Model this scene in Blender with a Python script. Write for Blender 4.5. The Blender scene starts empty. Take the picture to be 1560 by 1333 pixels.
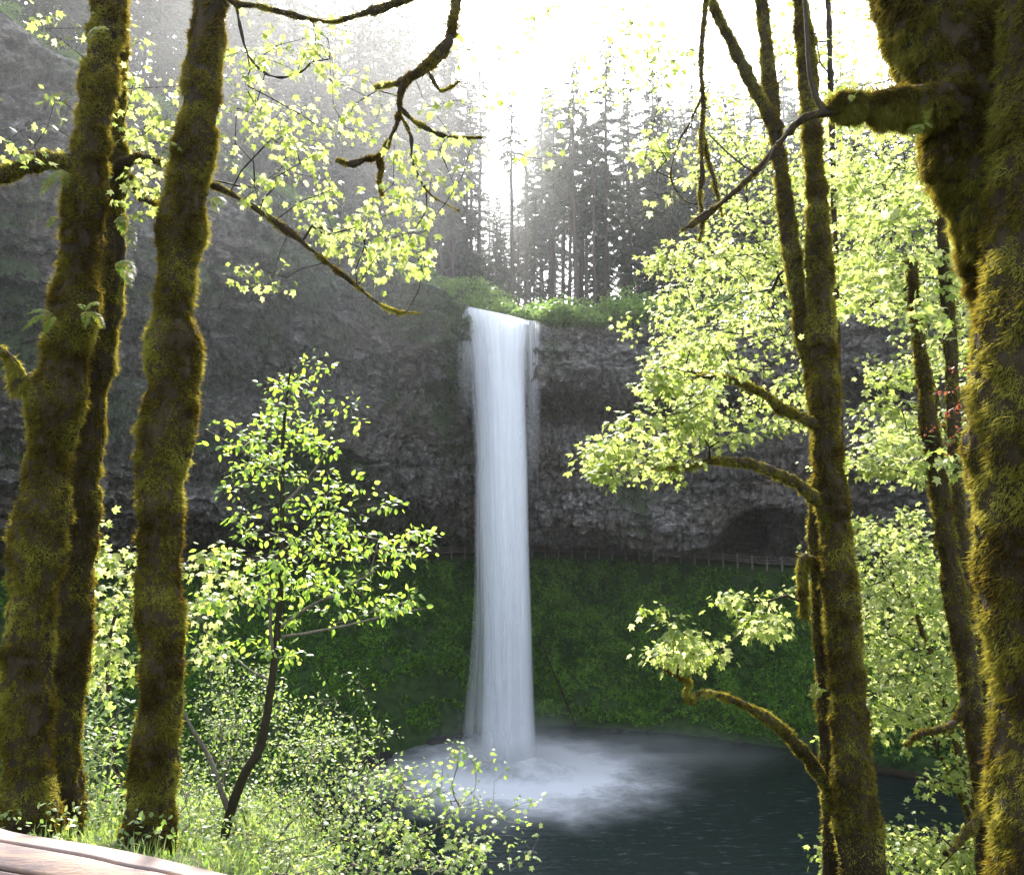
import bpy, math, random
import numpy as np
from mathutils import Vector
random.seed(7)
RNG = np.random.default_rng(11)
PI = math.pi
R = math.radians
S = bpy.context.scene
COL = S.collection

# ------------------------------------------------------------------ camera
F = 1224.0
CAMZ = 32.0
HOR = 750.0
PHI = math.atan((HOR - 666.5) / F)
cd = bpy.data.cameras.new('camera')
cam = bpy.data.objects.new('camera', cd)
COL.objects.link(cam)
cam.location = (0, 0, CAMZ)
cam.rotation_euler = (PI / 2 + PHI, 0, 0)
cd.sensor_width = 36
cd.lens = F / 1560 * 36
cd.clip_start = 0.05
cd.clip_end = 3000
S.camera = cam


def P(px, py, d):
    """photograph pixel at horizontal distance d -> world point"""
    u = (px - 780) / F
    v = (666.5 - py) / F
    a = math.cos(PHI) - v * math.sin(PHI)
    b = math.sin(PHI) + v * math.cos(PHI)
    return np.array([u / a * d, d, CAMZ + b / a * d])


# ------------------------------------------------------------------ noise
def _h(ix, iy, iz, seed):
    n = (ix.astype(np.int64) * 374761393 + iy.astype(np.int64) * 668265263 + iz.astype(np.int64) * 2147483647 + seed * 1274126177) & 0xffffffff
    n = ((n ^ (n >> 13)) * 1274126177) & 0xffffffff
    n = ((n ^ (n >> 16)) * 2246822519) & 0xffffffff
    n = n ^ (n >> 15)
    return (n & 0xffffff) / float(0xffffff)


def vnoise(p, seed=0):
    f = np.floor(p).astype(np.int64)
    t = p - f
    t = t * t * (3 - 2 * t)
    x, y, z = f[..., 0], f[..., 1], f[..., 2]
    tx, ty, tz = t[..., 0], t[..., 1], t[..., 2]
    r = 0
    for i in (0, 1):
        wx = tx if i else 1 - tx
        for j in (0, 1):
            wy = ty if j else 1 - ty
            for k in (0, 1):
                wz = tz if k else 1 - tz
                r = r + wx * wy * wz * _h(x + i, y + j, z + k, seed)
    return r * 2 - 1


def fbm(p, oct=4, seed=0, gain=.5):
    a, r, s = 1., 0, 0.
    q = np.array(p, dtype=float)
    for i in range(oct):
        r = r + a * vnoise(q, seed + i * 17)
        s += a
        a *= gain
        q = q * 2.03 + 5.1
    return r / s


def worley(p, seed=0):
    f = np.floor(p).astype(np.int64)
    f1 = np.full(p.shape[:-1], 9.)
    f2 = np.full(p.shape[:-1], 9.)
    idv = np.zeros(p.shape[:-1])
    for i in (-1, 0, 1):
        for j in (-1, 0, 1):
            for k in (-1, 0, 1):
                x, y, z = f[..., 0] + i, f[..., 1] + j, f[..., 2] + k
                h1 = _h(x, y, z, seed)
                d = np.sqrt((x + h1 - p[..., 0])**2 + (y + _h(x, y, z, seed + 1) - p[..., 1])**2 + (z + _h(x, y, z, seed + 2) - p[..., 2])**2)
                m = d < f1
                f2 = np.where(m, f1, np.minimum(f2, d))
                idv = np.where(m, h1, idv)
                f1 = np.where(m, d, f1)
    return f1, f2, idv


# ------------------------------------------------------------------ mesh helpers
def mesh_np(name, V, tris=None, quads=None, smooth=True, attrs=None):
    V = np.asarray(V, dtype=np.float32).reshape(-1, 3)
    me = bpy.data.meshes.new(name)
    me.vertices.add(len(V))
    me.vertices.foreach_set('co', V.ravel())
    parts, starts, tot, n, off = [], [], [], 0, 0
    for arr, k in ((tris, 3), (quads, 4)):
        if arr is None or len(arr) == 0:
            continue
        arr = np.asarray(arr, dtype=np.int32).reshape(-1, k)
        parts.append(arr.ravel())
        starts.append(off + np.arange(len(arr), dtype=np.int32) * k)
        tot.append(np.full(len(arr), k, dtype=np.int32))
        off += arr.size
        n += len(arr)
    L = np.concatenate(parts)
    me.loops.add(len(L))
    me.loops.foreach_set('vertex_index', L)
    me.polygons.add(n)
    me.polygons.foreach_set('loop_start', np.concatenate(starts))
    me.polygons.foreach_set('loop_total', np.concatenate(tot))
    me.polygons.foreach_set('use_smooth', np.full(n, smooth, dtype=bool))
    if attrs:
        for k, a in attrs.items():
            at = me.attributes.new(k, 'FLOAT', 'POINT')
            at.data.foreach_set('value', np.asarray(a, dtype=np.float32))
    me.update(calc_edges=True)
    return me


class Acc:
    """collects geometry for ONE mesh"""
    def __init__(s):
        s.V, s.T, s.Q, s.A, s.n = [], [], [], [], 0

    def add(s, V, tris=None, quads=None, a=None):
        V = np.asarray(V, float).reshape(-1, 3)
        s.V.append(V)
        if tris is not None:
            s.T.append(np.asarray(tris).reshape(-1, 3) + s.n)
        if quads is not None:
            s.Q.append(np.asarray(quads).reshape(-1, 4) + s.n)
        s.A.append(np.full(len(V), .5) if a is None else np.broadcast_to(a, (len(V),)))
        s.n += len(V)

    def obj(s, name, mat, parent=None, origin=None, smooth=True):
        V = np.concatenate(s.V)
        if origin is not None:
            V = V - np.asarray(origin)
        me = mesh_np(name, V, np.concatenate(s.T) if s.T else None, np.concatenate(s.Q) if s.Q else None, smooth, {'tint': np.concatenate(s.A)})
        return link(name, me, mat, parent, None if parent is not None else origin)


def link(name, me, mat, parent=None, loc=None):
    o = bpy.data.objects.new(name, me)
    COL.objects.link(o)
    if mat:
        me.materials.clear()
        me.materials.append(mat)
    if parent is not None:
        o.parent = parent
    elif loc is not None:
        o.location = tuple(map(float, loc))
    return o


def thing(name, label, cat, loc, group=None):
    o = bpy.data.objects.new(name, None)
    COL.objects.link(o)
    o.location = tuple(map(float, loc))
    o.empty_display_size = .2
    return tag(o, label, cat, group)


def tag(o, label, cat, group=None, kind=None):
    if label:
        o['label'] = label
    if cat:
        o['category'] = cat
    if group:
        o['group'] = group
    if kind:
        o['kind'] = kind
    return o


def smooth_path(pts, n):
    """Catmull-Rom through rows (x,y,z,r)"""
    p = np.asarray(pts, float)
    if len(p) < 3:
        t = np.linspace(0, 1, n)[:, None]
        return p[0] * (1 - t) + p[-1] * t
    q = np.vstack([2 * p[0] - p[1], p, 2 * p[-1] - p[-2]])
    seg = np.linalg.norm(np.diff(p[:, :3], axis=0), axis=1)
    cum = np.concatenate([[0], np.cumsum(seg)])
    out = []
    for s in np.linspace(0, cum[-1], n):
        i = min(max(np.searchsorted(cum, s) - 1, 0), len(p) - 2)
        t = (s - cum[i]) / max(seg[i], 1e-9)
        a, b, c, d = q[i], q[i + 1], q[i + 2], q[i + 3]
        v = .5 * ((2 * b) + (-a + c) * t + (2 * a - 5 * b + 4 * c - d) * t * t + (-a + 3 * b - 3 * c + d) * t**3)
        v[3:] = b[3:] * (1 - t) + c[3:] * t
        out.append(v)
    return np.array(out)


def frames(C):
    T = np.gradient(C, axis=0)
    T /= np.linalg.norm(T, axis=1)[:, None] + 1e-12
    A = np.zeros_like(T)
    ref = np.array([1., 0, 0]) if abs(T[0][0]) < .8 else np.array([0, 1., 0])
    a = ref - T[0] * ref.dot(T[0])
    for i in range(len(T)):
        a = a - T[i] * a.dot(T[i])
        a /= np.linalg.norm(a) + 1e-12
        A[i] = a
    return T, A, np.cross(T, A)


def tube_grid(path, sides, disp=None):
    C, r = path[:, :3], path[:, 3]
    T, A, B = frames(C)
    th = np.linspace(0, 2 * PI, sides, endpoint=False)
    N = A[:, None] * np.cos(th)[None, :, None] + B[:, None] * np.sin(th)[None, :, None]
    V = C[:, None] + N * r[:, None, None]
    if disp is not None:
        V = C[:, None] + N * (r[:, None] * (1 + disp(V, N)))[..., None]
    return V, N


def grid_quads(n, m, wrap=True):
    i = np.arange(n - 1)[:, None]
    j = np.arange(m if wrap else m - 1)[None, :]
    j2 = (j + 1) % m if wrap else j + 1
    a = i * m + j
    b = i * m + j2
    return np.stack([a, b, b + m, a + m], -1).reshape(-1, 4)


def add_tube(acc, path, sides=6, cap=True, a=None):
    path = np.asarray(path, float)
    V, N = tube_grid(path, sides)
    n = len(path)
    quads = grid_quads(n, sides)
    VV = V.reshape(-1, 3)
    acc.add(VV, quads=quads, a=a)
    if cap:
        base = acc.n
        acc.add(np.vstack([path[0, :3], path[-1, :3]]), a=None if a is None else a)
        k = np.arange(sides)
        st = base - n * sides
        t1 = np.stack([st + (k + 1) % sides, st + k, np.full(sides, base)], -1)
        t2 = np.stack([st + (n - 1) * sides + k, st + (n - 1) * sides + (k + 1) % sides, np.full(sides, base + 1)], -1)
        acc.T.append(np.vstack([t1, t2]))


# leaves ------------------------------------------------------------
MAPLE = np.array([(0, .38), (0, 0), (.26, -.08), (.50, .10), (.30, .24), (.42, .40), (.58, .62), (.24, .58), (.14, .70), (0, 1.0),
                  (-.14, .70), (-.24, .58), (-.58, .62), (-.42, .40), (-.30, .24), (-.50, .10), (-.26, -.08)])
OVAL = np.array([(0, .5), (0, 0), (.22, .18), (.34, .45), (.27, .72), (0, 1.08), (-.27, .72), (-.34, .45), (-.22, .18)])
NARROW = np.array([(0, .5), (0, 0), (.13, .2), (.17, .5), (.1, .8), (0, 1.1), (-.1, .8), (-.17, .5), (-.13, .2)])
TRI = None


def unit(v):
    return v / (np.linalg.norm(v, axis=-1, keepdims=True) + 1e-12)


def add_leaves(acc, pos, dirs, ups, size, tmpl=MAPLE, fold=.35, curl=.3, tint=None):
    n = len(pos)
    Y = unit(dirs)
    Z = unit(ups - Y * (ups * Y).sum(-1, keepdims=True))
    X = np.cross(Y, Z)
    fo = fold * RNG.uniform(.3, 1.4, n)[:, None]
    cu = curl * RNG.uniform(.2, 1.6, n)[:, None]
    tx, ty = tmpl[:, 0], tmpl[:, 1]
    z = -fo * np.abs(tx)[None] - cu * (ty**2)[None]
    sz = np.asarray(size).reshape(-1, 1, 1) * np.ones((n, 1, 1))
    V = pos[:, None] + sz * (X[:, None] * tx[None, :, None] + Y[:, None] * ty[None, :, None] + Z[:, None] * z[..., None])
    m = len(tmpl)
    k = np.arange(1, m)
    tri = np.stack([np.zeros(m - 1, int), k, np.roll(k, -1)], -1)
    T = (np.arange(n) * m)[:, None, None] + tri[None]
    if tint is None:
        tint = RNG.uniform(0, 1, n)
    acc.add(V.reshape(-1, 3), tris=T.reshape(-1, 3), a=np.repeat(tint, m))


def add_blades(acc, pos, dirs, length, width, tint=None):
    """single thin triangles, bent once: moss fibres, grass, needles"""
    n = len(pos)
    Y = unit(dirs)
    X = unit(np.cross(Y, RNG.normal(size=(n, 3))))
    L = np.broadcast_to(np.asarray(length), (n,))[:, None]
    W = np.broadcast_to(np.asarray(width), (n,))[:, None]
    V = np.stack([pos - X * W, pos + X * W, pos + Y * L], 1)
    if tint is None:
        tint = RNG.uniform(0, 1, n)
    acc.add(V.reshape(-1, 3), tris=np.arange(3 * n).reshape(-1, 3), a=np.repeat(tint, 3))


# ------------------------------------------------------------------ materials
def newmat(name):
    m = bpy.data.materials.new(name)
    m.use_nodes = True
    nt = m.node_tree
    nt.nodes.clear()
    out = nt.nodes.new('ShaderNodeOutputMaterial')
    return m, nt, out


def N(nt, typ, ins=None, **kw):
    n = nt.nodes.new(typ)
    for k, v in kw.items():
        setattr(n, k, v)
    for k, v in (ins or {}).items():
        s = n.inputs[k]
        if hasattr(v, 'bl_idname') and hasattr(v, 'is_output') is False:
            nt.links.new(v.outputs[0], s)
        elif isinstance(v, bpy.types.NodeSocket):
            nt.links.new(v, s)
        elif isinstance(v, bpy.types.Node):
            nt.links.new(v.outputs[0], s)
        else:
            s.default_value = v
    return n


def ramp(nt, fac, stops):
    r = nt.nodes.new('ShaderNodeValToRGB')
    el = r.color_ramp.elements
    while len(el) > 1:
        el.remove(el[-1])
    el[0].position, el[0].color = stops[0][0], (*stops[0][1], 1)
    for p, c in stops[1:]:
        e = el.new(p)
        e.color = (*c, 1)
    nt.links.new(fac if isinstance(fac, bpy.types.NodeSocket) else fac.outputs[0], r.inputs[0])
    return r


def noise(nt, scale, detail=4, rough=.6, vec=None, dim='3D', dist=0):
    n = N(nt, 'ShaderNodeTexNoise', {'Scale': scale, 'Detail': detail, 'Roughness': rough, 'Distortion': dist})
    if vec is None:
        vec = N(nt, 'ShaderNodeTexCoord').outputs['Object']
    nt.links.new(vec, n.inputs['Vector'])
    return n


def mathn(nt, op, a, b=0.0, clamp=False):
    n = nt.nodes.new('ShaderNodeMath')
    n.operation = op
    n.use_clamp = clamp
    for i, v in enumerate((a, b)):
        if isinstance(v, bpy.types.NodeSocket):
            nt.links.new(v, n.inputs[i])
        elif isinstance(v, bpy.types.Node):
            nt.links.new(v.outputs[0], n.inputs[i])
        else:
            n.inputs[i].default_value = v
    return n.outputs[0]


def mixc(nt, fac, a, b):
    n = nt.nodes.new('ShaderNodeMix')
    n.data_type = 'RGBA'
    for s, v in ((n.inputs[0], fac), (n.inputs[6], a), (n.inputs[7], b)):
        if isinstance(v, bpy.types.NodeSocket):
            nt.links.new(v, s)
        elif isinstance(v, bpy.types.Node):
            nt.links.new(v.outputs[0], s)
        else:
            s.default_value = v if not isinstance(v, tuple) else (*v, 1)
    return n.outputs[2]


def leaf_mat(name, dcols, tcols, trans=.5, rough=.4, spec=.4):
    m, nt, out = newmat(name)
    t = N(nt, 'ShaderNodeAttribute', attribute_name='tint').outputs['Fac']
    d = ramp(nt, t, [(i / max(1, len(dcols) - 1), c) for i, c in enumerate(dcols)])
    tc = ramp(nt, t, [(i / max(1, len(tcols) - 1), c) for i, c in enumerate(tcols)])
    p = N(nt, 'ShaderNodeBsdfPrincipled', {'Base Color': d.outputs[0], 'Roughness': rough, 'Specular IOR Level': spec})
    tr = N(nt, 'ShaderNodeBsdfTranslucent', {'Color': tc.outputs[0]})
    mx = N(nt, 'ShaderNodeMixShader', {0: trans, 1: p.outputs[0], 2: tr.outputs[0]})
    nt.links.new(mx.outputs[0], out.inputs[0])
    return m


def bark_mat(name, c1, c2, c3, scale=6, stretch=.25, bump=.5, rough=.9):
    m, nt, out = newmat(name)
    tc = N(nt, 'ShaderNodeTexCoord').outputs['Object']
    mp = N(nt, 'ShaderNodeMapping', {'Vector': tc, 'Scale': (1, 1, stretch)})
    n1 = noise(nt, scale, 6, .65, mp.outputs[0])
    n2 = noise(nt, scale * 7, 5, .7, mp.outputs[0])
    c = ramp(nt, n1.outputs[0], [(.3, c1), (.5, c2), (.7, c3)])
    cc = mixc(nt, mathn(nt, 'MULTIPLY', n2.outputs[0], .6), c.outputs[0], tuple(x * .35 for x in c1))
    h = mathn(nt, 'ADD', n1.outputs[0], mathn(nt, 'MULTIPLY', n2.outputs[0], .5))
    b = N(nt, 'ShaderNodeBump', {'Strength': bump, 'Distance': .02, 'Height': h})
    p = N(nt, 'ShaderNodeBsdfPrincipled', {'Base Color': cc, 'Roughness': rough, 'Normal': b.outputs[0], 'Specular IOR Level': .2})
    nt.links.new(p.outputs[0], out.inputs[0])
    return m


M = {}
M['moss_leaf'] = leaf_mat('moss_fibres', [(.022, .015, .004), (.070, .060, .010), (.135, .135, .020), (.23, .23, .045)],
                          [(.16, .10, .01), (.30, .24, .02), (.42, .36, .05), (.5, .43, .08)], .42, .8, .1)
M['bark_moss'] = bark_mat('mossy_bark', (.014, .009, .005), (.036, .025, .013), (.065, .048, .026), 9, .3, 1.0)
M['bark_grey'] = bark_mat('twig_bark', (.08, .065, .05), (.15, .13, .11), (.26, .23, .20), 20, .5, .3)
M['bark_mid'] = bark_mat('old_branch_bark', (.03, .022, .014), (.06, .046, .03), (.10, .085, .05), 14, .5, .5)
M['bark_dark'] = bark_mat('dark_branch_bark', (.020, .016, .010), (.035, .028, .016), (.06, .05, .025), 14, .5, .5)
M['bark_conifer'] = bark_mat('conifer_bark', (.05, .04, .032), (.085, .068, .055), (.12, .10, .085), 1.5, .2, .5)
M['maple_leaf'] = leaf_mat('maple_leaf', [(.07, .12, .02), (.13, .18, .04), (.24, .28, .10)],
                           [(.28, .38, .06), (.48, .56, .14), (.66, .68, .28)], .58, .45, .3)
M['sapling_leaf'] = leaf_mat('sapling_leaf', [(.10, .17, .03), (.17, .25, .06), (.24, .32, .12)],
                             [(.28, .50, .04), (.42, .62, .06), (.55, .70, .10)], .5, .32, .7)
M['shrub_leaf'] = leaf_mat('shrub_leaf', [(.09, .14, .04), (.17, .23, .09), (.28, .32, .18)],
                           [(.22, .38, .05), (.36, .50, .09), (.50, .55, .14)], .48, .45, .4)
M['fern_leaf'] = leaf_mat('fern_leaf', [(.07, .11, .015), (.12, .15, .02), (.18, .14, .02)], [(.2, .38, .04), (.35, .5, .06), (.55, .4, .06)], .5, .5, .3)
M['red_leaf'] = leaf_mat('red_leaf', [(.07, .02, .012), (.11, .035, .02)], [(.22, .05, .025), (.28, .10, .04)], .5, .5, .3)
M['needles'] = leaf_mat('conifer_needles', [(.018, .035, .016), (.03, .055, .024), (.045, .075, .03)],
                        [(.04, .07, .02), (.06, .10, .03), (.08, .13, .04)], .3, .6, .2)
M['ground_cover'] = leaf_mat('ground_cover', [(.02, .07, .008), (.09, .23, .02), (.21, .40, .05)],
                             [(.04, .12, .01), (.08, .22, .02), (.14, .30, .03)], .35, .6, .2)
M['cliff_green'] = leaf_mat('cliff_plants', [(.03, .05, .015), (.05, .08, .025), (.09, .12, .04)],
                            [(.05, .10, .02), (.09, .15, .03), (.14, .2, .05)], .35, .6, .2)
M['rim_green'] = leaf_mat('rim_shrub_leaf', [(.07, .14, .03), (.13, .21, .05), (.2, .27, .08)],
                          [(.12, .25, .03), (.2, .34, .05), (.28, .4, .07)], .45, .5, .3)


def rock_material():
    m, nt, out = newmat('basalt_cliff')
    tc = N(nt, 'ShaderNodeTexCoord').outputs['Object']
    mp = N(nt, 'ShaderNodeMapping', {'Vector': tc, 'Scale': (1, 1, 1.6)})
    n1 = noise(nt, .12, 6, .65, mp.outputs[0])
    n2 = noise(nt, 1.3, 8, .75, mp.outputs[0])
    vo = N(nt, 'ShaderNodeTexVoronoi', {'Vector': mp.outputs[0], 'Scale': 1.6, 'Randomness': 1.}, feature='F1')
    vo2 = N(nt, 'ShaderNodeTexVoronoi', {'Vector': mp.outputs[0], 'Scale': 4.5, 'Randomness': 1.}, feature='F1')
    n3 = noise(nt, 6, 6, .8, tc)
    c = ramp(nt, n2.outputs[0], [(.34, (.012, .011, .010)), (.46, (.060, .056, .050)), (.56, (.15, .14, .13)), (.66, (.40, .385, .36))])
    br = ramp(nt, n1.outputs[0], [(.42, (1, 1, 1)), (.62, (.72, .60, .48))])
    mul = nt.nodes.new('ShaderNodeMix'); mul.data_type = 'RGBA'; mul.blend_type = 'MULTIPLY'
    mul.inputs[0].default_value = 1
    nt.links.new(c.outputs[0], mul.inputs[6]); nt.links.new(br.outputs[0], mul.inputs[7])
    # lichen specks
    sp = ramp(nt, n3.outputs[0], [(.58, (0, 0, 0)), (.66, (1, 1, 1))])
    col = mixc(nt, mathn(nt, 'MULTIPLY', sp.outputs[0], .5), mul.outputs[2], (.36, .35, .32))
    # moss where the attribute says damp or paints recess shade, and on up-facing ledges
    at = N(nt, 'ShaderNodeAttribute', attribute_name='tint').outputs['Fac']
    geo = N(nt, 'ShaderNodeNewGeometry')
    sx = N(nt, 'ShaderNodeSeparateXYZ', {0: geo.outputs['Normal']})
    mk = mathn(nt, 'ADD', at, mathn(nt, 'MULTIPLY', sx.outputs[2], .35))
    mk = mathn(nt, 'ADD', mk, mathn(nt, 'MULTIPLY', mathn(nt, 'SUBTRACT', n2.outputs[0], .5), .9))
    mk = mathn(nt, 'MULTIPLY', mathn(nt, 'SUBTRACT', mk, .5), 5, True)
    gr = ramp(nt, n3.outputs[0], [(.3, (.012, .03, .005)), (.55, (.03, .055, .012)), (.75, (.06, .075, .02))])
    col = mixc(nt, mk, col, gr.outputs[0])
    h = mathn(nt, 'ADD', mathn(nt, 'MULTIPLY', n2.outputs[0], 1.0), mathn(nt, 'MULTIPLY', vo.outputs[0], .5))
    h = mathn(nt, 'ADD', h, mathn(nt, 'MULTIPLY', vo2.outputs[0], .3))
    h = mathn(nt, 'ADD', h, mathn(nt, 'MULTIPLY', n3.outputs[0], .25))
    b = N(nt, 'ShaderNodeBump', {'Strength': .8, 'Distance': .45, 'Height': h})
    p = N(nt, 'ShaderNodeBsdfPrincipled', {'Base Color': col, 'Roughness': .45, 'Normal': b.outputs[0], 'Specular IOR Level': .6})
    nt.links.new(p.outputs[0], out.inputs[0])
    return m


M['rock'] = rock_material()


def soil_material(name, a, b, c, sc):
    m, nt, out = newmat(name)
    n1 = noise(nt, sc, 8, .75)
    n2 = noise(nt, sc * .2, 3, .5)
    col = ramp(nt, n1.outputs[0], [(.35, a), (.5, b), (.68, c)])
    bp = N(nt, 'ShaderNodeBump', {'Strength': .8, 'Distance': .15, 'Height': n1.outputs[0]})
    p = N(nt, 'ShaderNodeBsdfPrincipled', {'Base Color': mixc(nt, mathn(nt, 'MULTIPLY', n2.outputs[0], .4), col.outputs[0], a), 'Roughness': .95, 'Normal': bp.outputs[0]})
    nt.links.new(p.outputs[0], out.inputs[0])
    return m


M['slope'] = soil_material('mossy_slope', (.012, .025, .005), (.03, .075, .01), (.05, .09, .018), 1.2)
M['hill'] = soil_material('leafy_soil', (.03, .03, .012), (.05, .07, .02), (.10, .12, .04), 3)

# ------------------------------------------------------------------ gorge: rim, path and shore curves
def curve(pts, n=1200):
    p = smooth_path(np.array([(x, y, z, 0) for x, y, z in pts]), n)
    return p[:, :3]


# matched by row: (rim xyz), (path xyz), (shore xyz); z relative to the camera
ROWS = [
    ((-58, -10, 38), (-75, -10, -6), (-40, -10, -32)),
    ((-55, 15, 40), (-75, 15, -7), (-38, 20, -32)),
    ((-50, 38, 42), (-74, 48, -8), (-34, 45, -32)),
    ((-42, 58, 38), (-70, 76, -9), (-29, 66, -32)),
    ((-34, 71, 35.5), (-56, 97, -9.5), (-24, 82, -32)),
    ((-25, 81, 31.5), (-40, 110, -9.9), (-19, 94, -32)),
    ((-15, 89, 26.6), (-22, 120, -10), (-12, 104, -32)),
    ((-6.6, 94.3, 22.8), (-9, 124.5, -10), (-5, 110, -32)),
    ((-2, 96, 21.6), (-1, 126, -10), (0, 112.5, -32)),
    ((3.5, 97, 20.6), (6, 126, -10), (6, 113, -32)),
    ((11, 99, 20.2), (16, 123, -10.1), (15, 111.5, -32)),
    ((20, 99, 20.3), (27, 117.5, -10.3), (26, 107.5, -32)),
    ((32, 94, 20), (40, 108, -10.6), (38, 101, -32)),
    ((44, 84, 20), (55, 94, -11), (50, 88, -32)),
    ((55, 66, 22), (68, 72, -12), (60, 66, -32)),
    ((62, 40, 24), (76, 42, -13), (62, 38, -32)),
    ((64, 5, 24), (78, 5, -14), (62, 5, -32)),
]
NS = 1250
rim = curve([r[0] for r in ROWS], NS)
pth = curve([r[1] for r in ROWS], NS)
sho = curve([r[2] for r in ROWS], NS)
# resample all with the same parameter: by row index
def by_row(k, n=NS):
    p = np.array([r[k] for r in ROWS], float)
    q = np.vstack([2 * p[0] - p[1], p, 2 * p[-1] - p[-2]])
    # denser where the camera looks
    w = np.array([.35, .4, .6, .9, 1.1, 1.2, 1.2, .9, .8, 1.0, 1.2, 1.3, 1.2, .9, .5, .4])
    cum = np.concatenate([[0], np.cumsum(w)])
    out = []
    for s in np.linspace(0, cum[-1] - 1e-6, n):
        i = np.searchsorted(cum, s, side='right') - 1
        t = (s - cum[i]) / w[i]
        a, b, c, d = q[i], q[i + 1], q[i + 2], q[i + 3]
        out.append(.5 * ((2 * b) + (-a + c) * t + (2 * a - 5 * b + 4 * c - d) * t * t + (-a + 3 * b - 3 * c + d) * t**3))
    return np.array(out)


rim, pth, sho = by_row(0), by_row(1), by_row(2)
for c_ in (rim, pth, sho):
    c_[:, 2] += CAMZ
# wiggle of the rim, except at the lip of the falls
wob = fbm(np.stack([rim[:, 0] * .22, rim[:, 1] * .22, rim[:, 0] * 0], -1), 4, 3)
lipmask = np.clip((np.abs(rim[:, 0] - (-1.5)) - 4) / 4, 0, 1)
rim[:, 2] += wob * 1.1 * lipmask
rim[:, 1] += fbm(np.stack([rim[:, 0] * .3, rim[:, 1] * .3, rim[:, 0] * 0 + 9], -1), 3, 5) * 1.6 * lipmask
pth[:, 2] += fbm(np.stack([pth[:, 0] * .05, pth[:, 1] * .05, pth[:, 0] * 0 + 3], -1), 2, 8) * .5
TAN = np.gradient(rim, axis=0); TAN[:, 2] = 0; TAN = unit(TAN)
OUT = np.stack([-TAN[:, 1], TAN[:, 0], 0 * TAN[:, 0]], -1)          # away from the gorge
if (OUT[NS // 2] @ np.array([0, 1, 0])) < 0:
    OUT = -OUT

# upper cliff: profile rows (fraction down, fraction back)
PROF_R = [(0, 0), (.03, -.02), (.10, -.03), (.20, -.02), (.235, .02), (.25, .32), (.285, .50), (.37, .50), (.41, .42), (.43, .22), (.48, .19), (.545, .18),
          (.57, .25), (.64, .28), (.74, .36), (.84, .46), (.895, .56), (.905, .85), (.94, 1.22), (1.0, 1.26)]
PROF_L = [(0, 0), (.05, .01), (.15, .04), (.28, .12), (.38, .22), (.46, .36), (.52, .34), (.58, .33), (.64, .36), (.67, .43), (.76, .50), (.86, .60),
          (.90, .70), (.915, .95), (.95, 1.16), (1.0, 1.18)]
NT = 440
def prof(pr, n):
    p = np.array(pr)
    L = np.concatenate([[0], np.cumsum(np.hypot(np.diff(p[:, 0]) * 31, np.diff(p[:, 1]) * 25))])
    s = np.linspace(0, L[-1], n)
    return np.interp(s, L, p[:, 0]), np.interp(s, L, p[:, 1])


zr, br_ = prof(PROF_R, NT)
zl, bl = prof(PROF_L, NT)
side = np.clip((rim[:, 0] + 1.5) / 5 * .5 + .5, 0, 1)[:, None]     # 0 left, 1 right
# strata undulate
und = fbm(np.stack([rim[:, 0] * .06, rim[:, 1] * .06, rim[:, 0] * 0 + 1], -1), 3, 21)[:, None] * .05
fz = zl[None] * (1 - side) + zr[None] * side
fb = bl[None] * (1 - side) + br_[None] * side
fade = np.sin(np.clip(fz, 0, 1) * PI)
fzu = fz + und * fade
Pz = rim[:, None, 2] * (1 - fzu) + pth[:, None, 2] * fzu
base = rim[:, None, :2] + (pth - rim)[:, None, :2] * fb[..., None]
CL = np.concatenate([base, Pz[..., None]], -1)
gu = np.gradient(CL, axis=0); gv = np.gradient(CL, axis=1)
NRM = unit(np.cross(gu, gv))
if NRM[NS // 2, 30, 1] > 0:
    NRM = -NRM
f1, f2, idv = worley(CL * np.array([.42, .42, .55]) + fbm(CL * .3, 2, 40)[..., None] * .5, 60)
g1, g2, idg = worley(CL * np.array([1.25, 1.25, .8]), 77)
k1, k2, idk = worley(CL * np.array([2.8, 2.8, 3.4]), 97)
big = fbm(CL * .11, 3, 31)
ridge = 1 - np.abs(fbm(CL * .5, 4, 51))
strat = fbm(np.stack([CL[..., 0] * .05, CL[..., 1] * .05, CL[..., 2] * 1.1], -1), 3, 71)
edge = np.clip(fz / .02, 0, 1) * np.clip((1 - fz) / .02, 0, 1)
disp = (big * 2.2 + (idv - .5) * .7 + np.clip(f2 - f1, 0, .3) * 1.6 + (idg - .5) * .75 + np.clip(g2 - g1, 0, .25) * 1.6 +
        (idk - .5) * .30 + np.clip(k2 - k1, 0, .2) * .9 + (ridge - .7) * 1.2 + strat * .8)
# boulders (out) and hollows (in) at places seen in the photograph: (px, py, depth, radius x, radius z, amount)
for px, py, d, rx, rz, am in [(1000, 785, 112, 8.0, 3.4, 2.8), (1150, 818, 108, 4.2, 3.2, -14), (1200, 770, 103, 4, 3, 1.5), (880, 760, 116, 6, 3, 1.8),
                              (930, 855, 120, 9, 1.6, -3), (640, 800, 116, 5, 3.5, -3), (560, 640, 96, 10, 3, 1.8), (430, 760, 104, 9, 4, 1.5), (950, 560, 97, 7, 3, 1.2),
                              (1060, 625, 103, 9, 2.4, -2.5), (330, 800, 104, 5, 3, -3), (1090, 560, 96, 4, 3, .8)]:
    c = P(px, py, d)
    q = np.exp(-(((CL[..., 0] - c[0]) / rx)**2 + ((CL[..., 2] - c[2]) / rz)**2)**1.5)
    disp = disp + am * q
disp = disp * 1.3
disp = np.where(disp > 0, disp * np.clip((1.0 - fz) / .18, 0, 1), disp)
near_lip = np.exp(-((CL[..., 0] + 1) / 5.5)**2) * np.clip(1 - fz / .22, 0, 1)
disp = np.where(disp > 0, disp * (1 - near_lip), disp) - near_lip * .6
CLD = CL + NRM * (disp * edge)[..., None]
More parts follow.
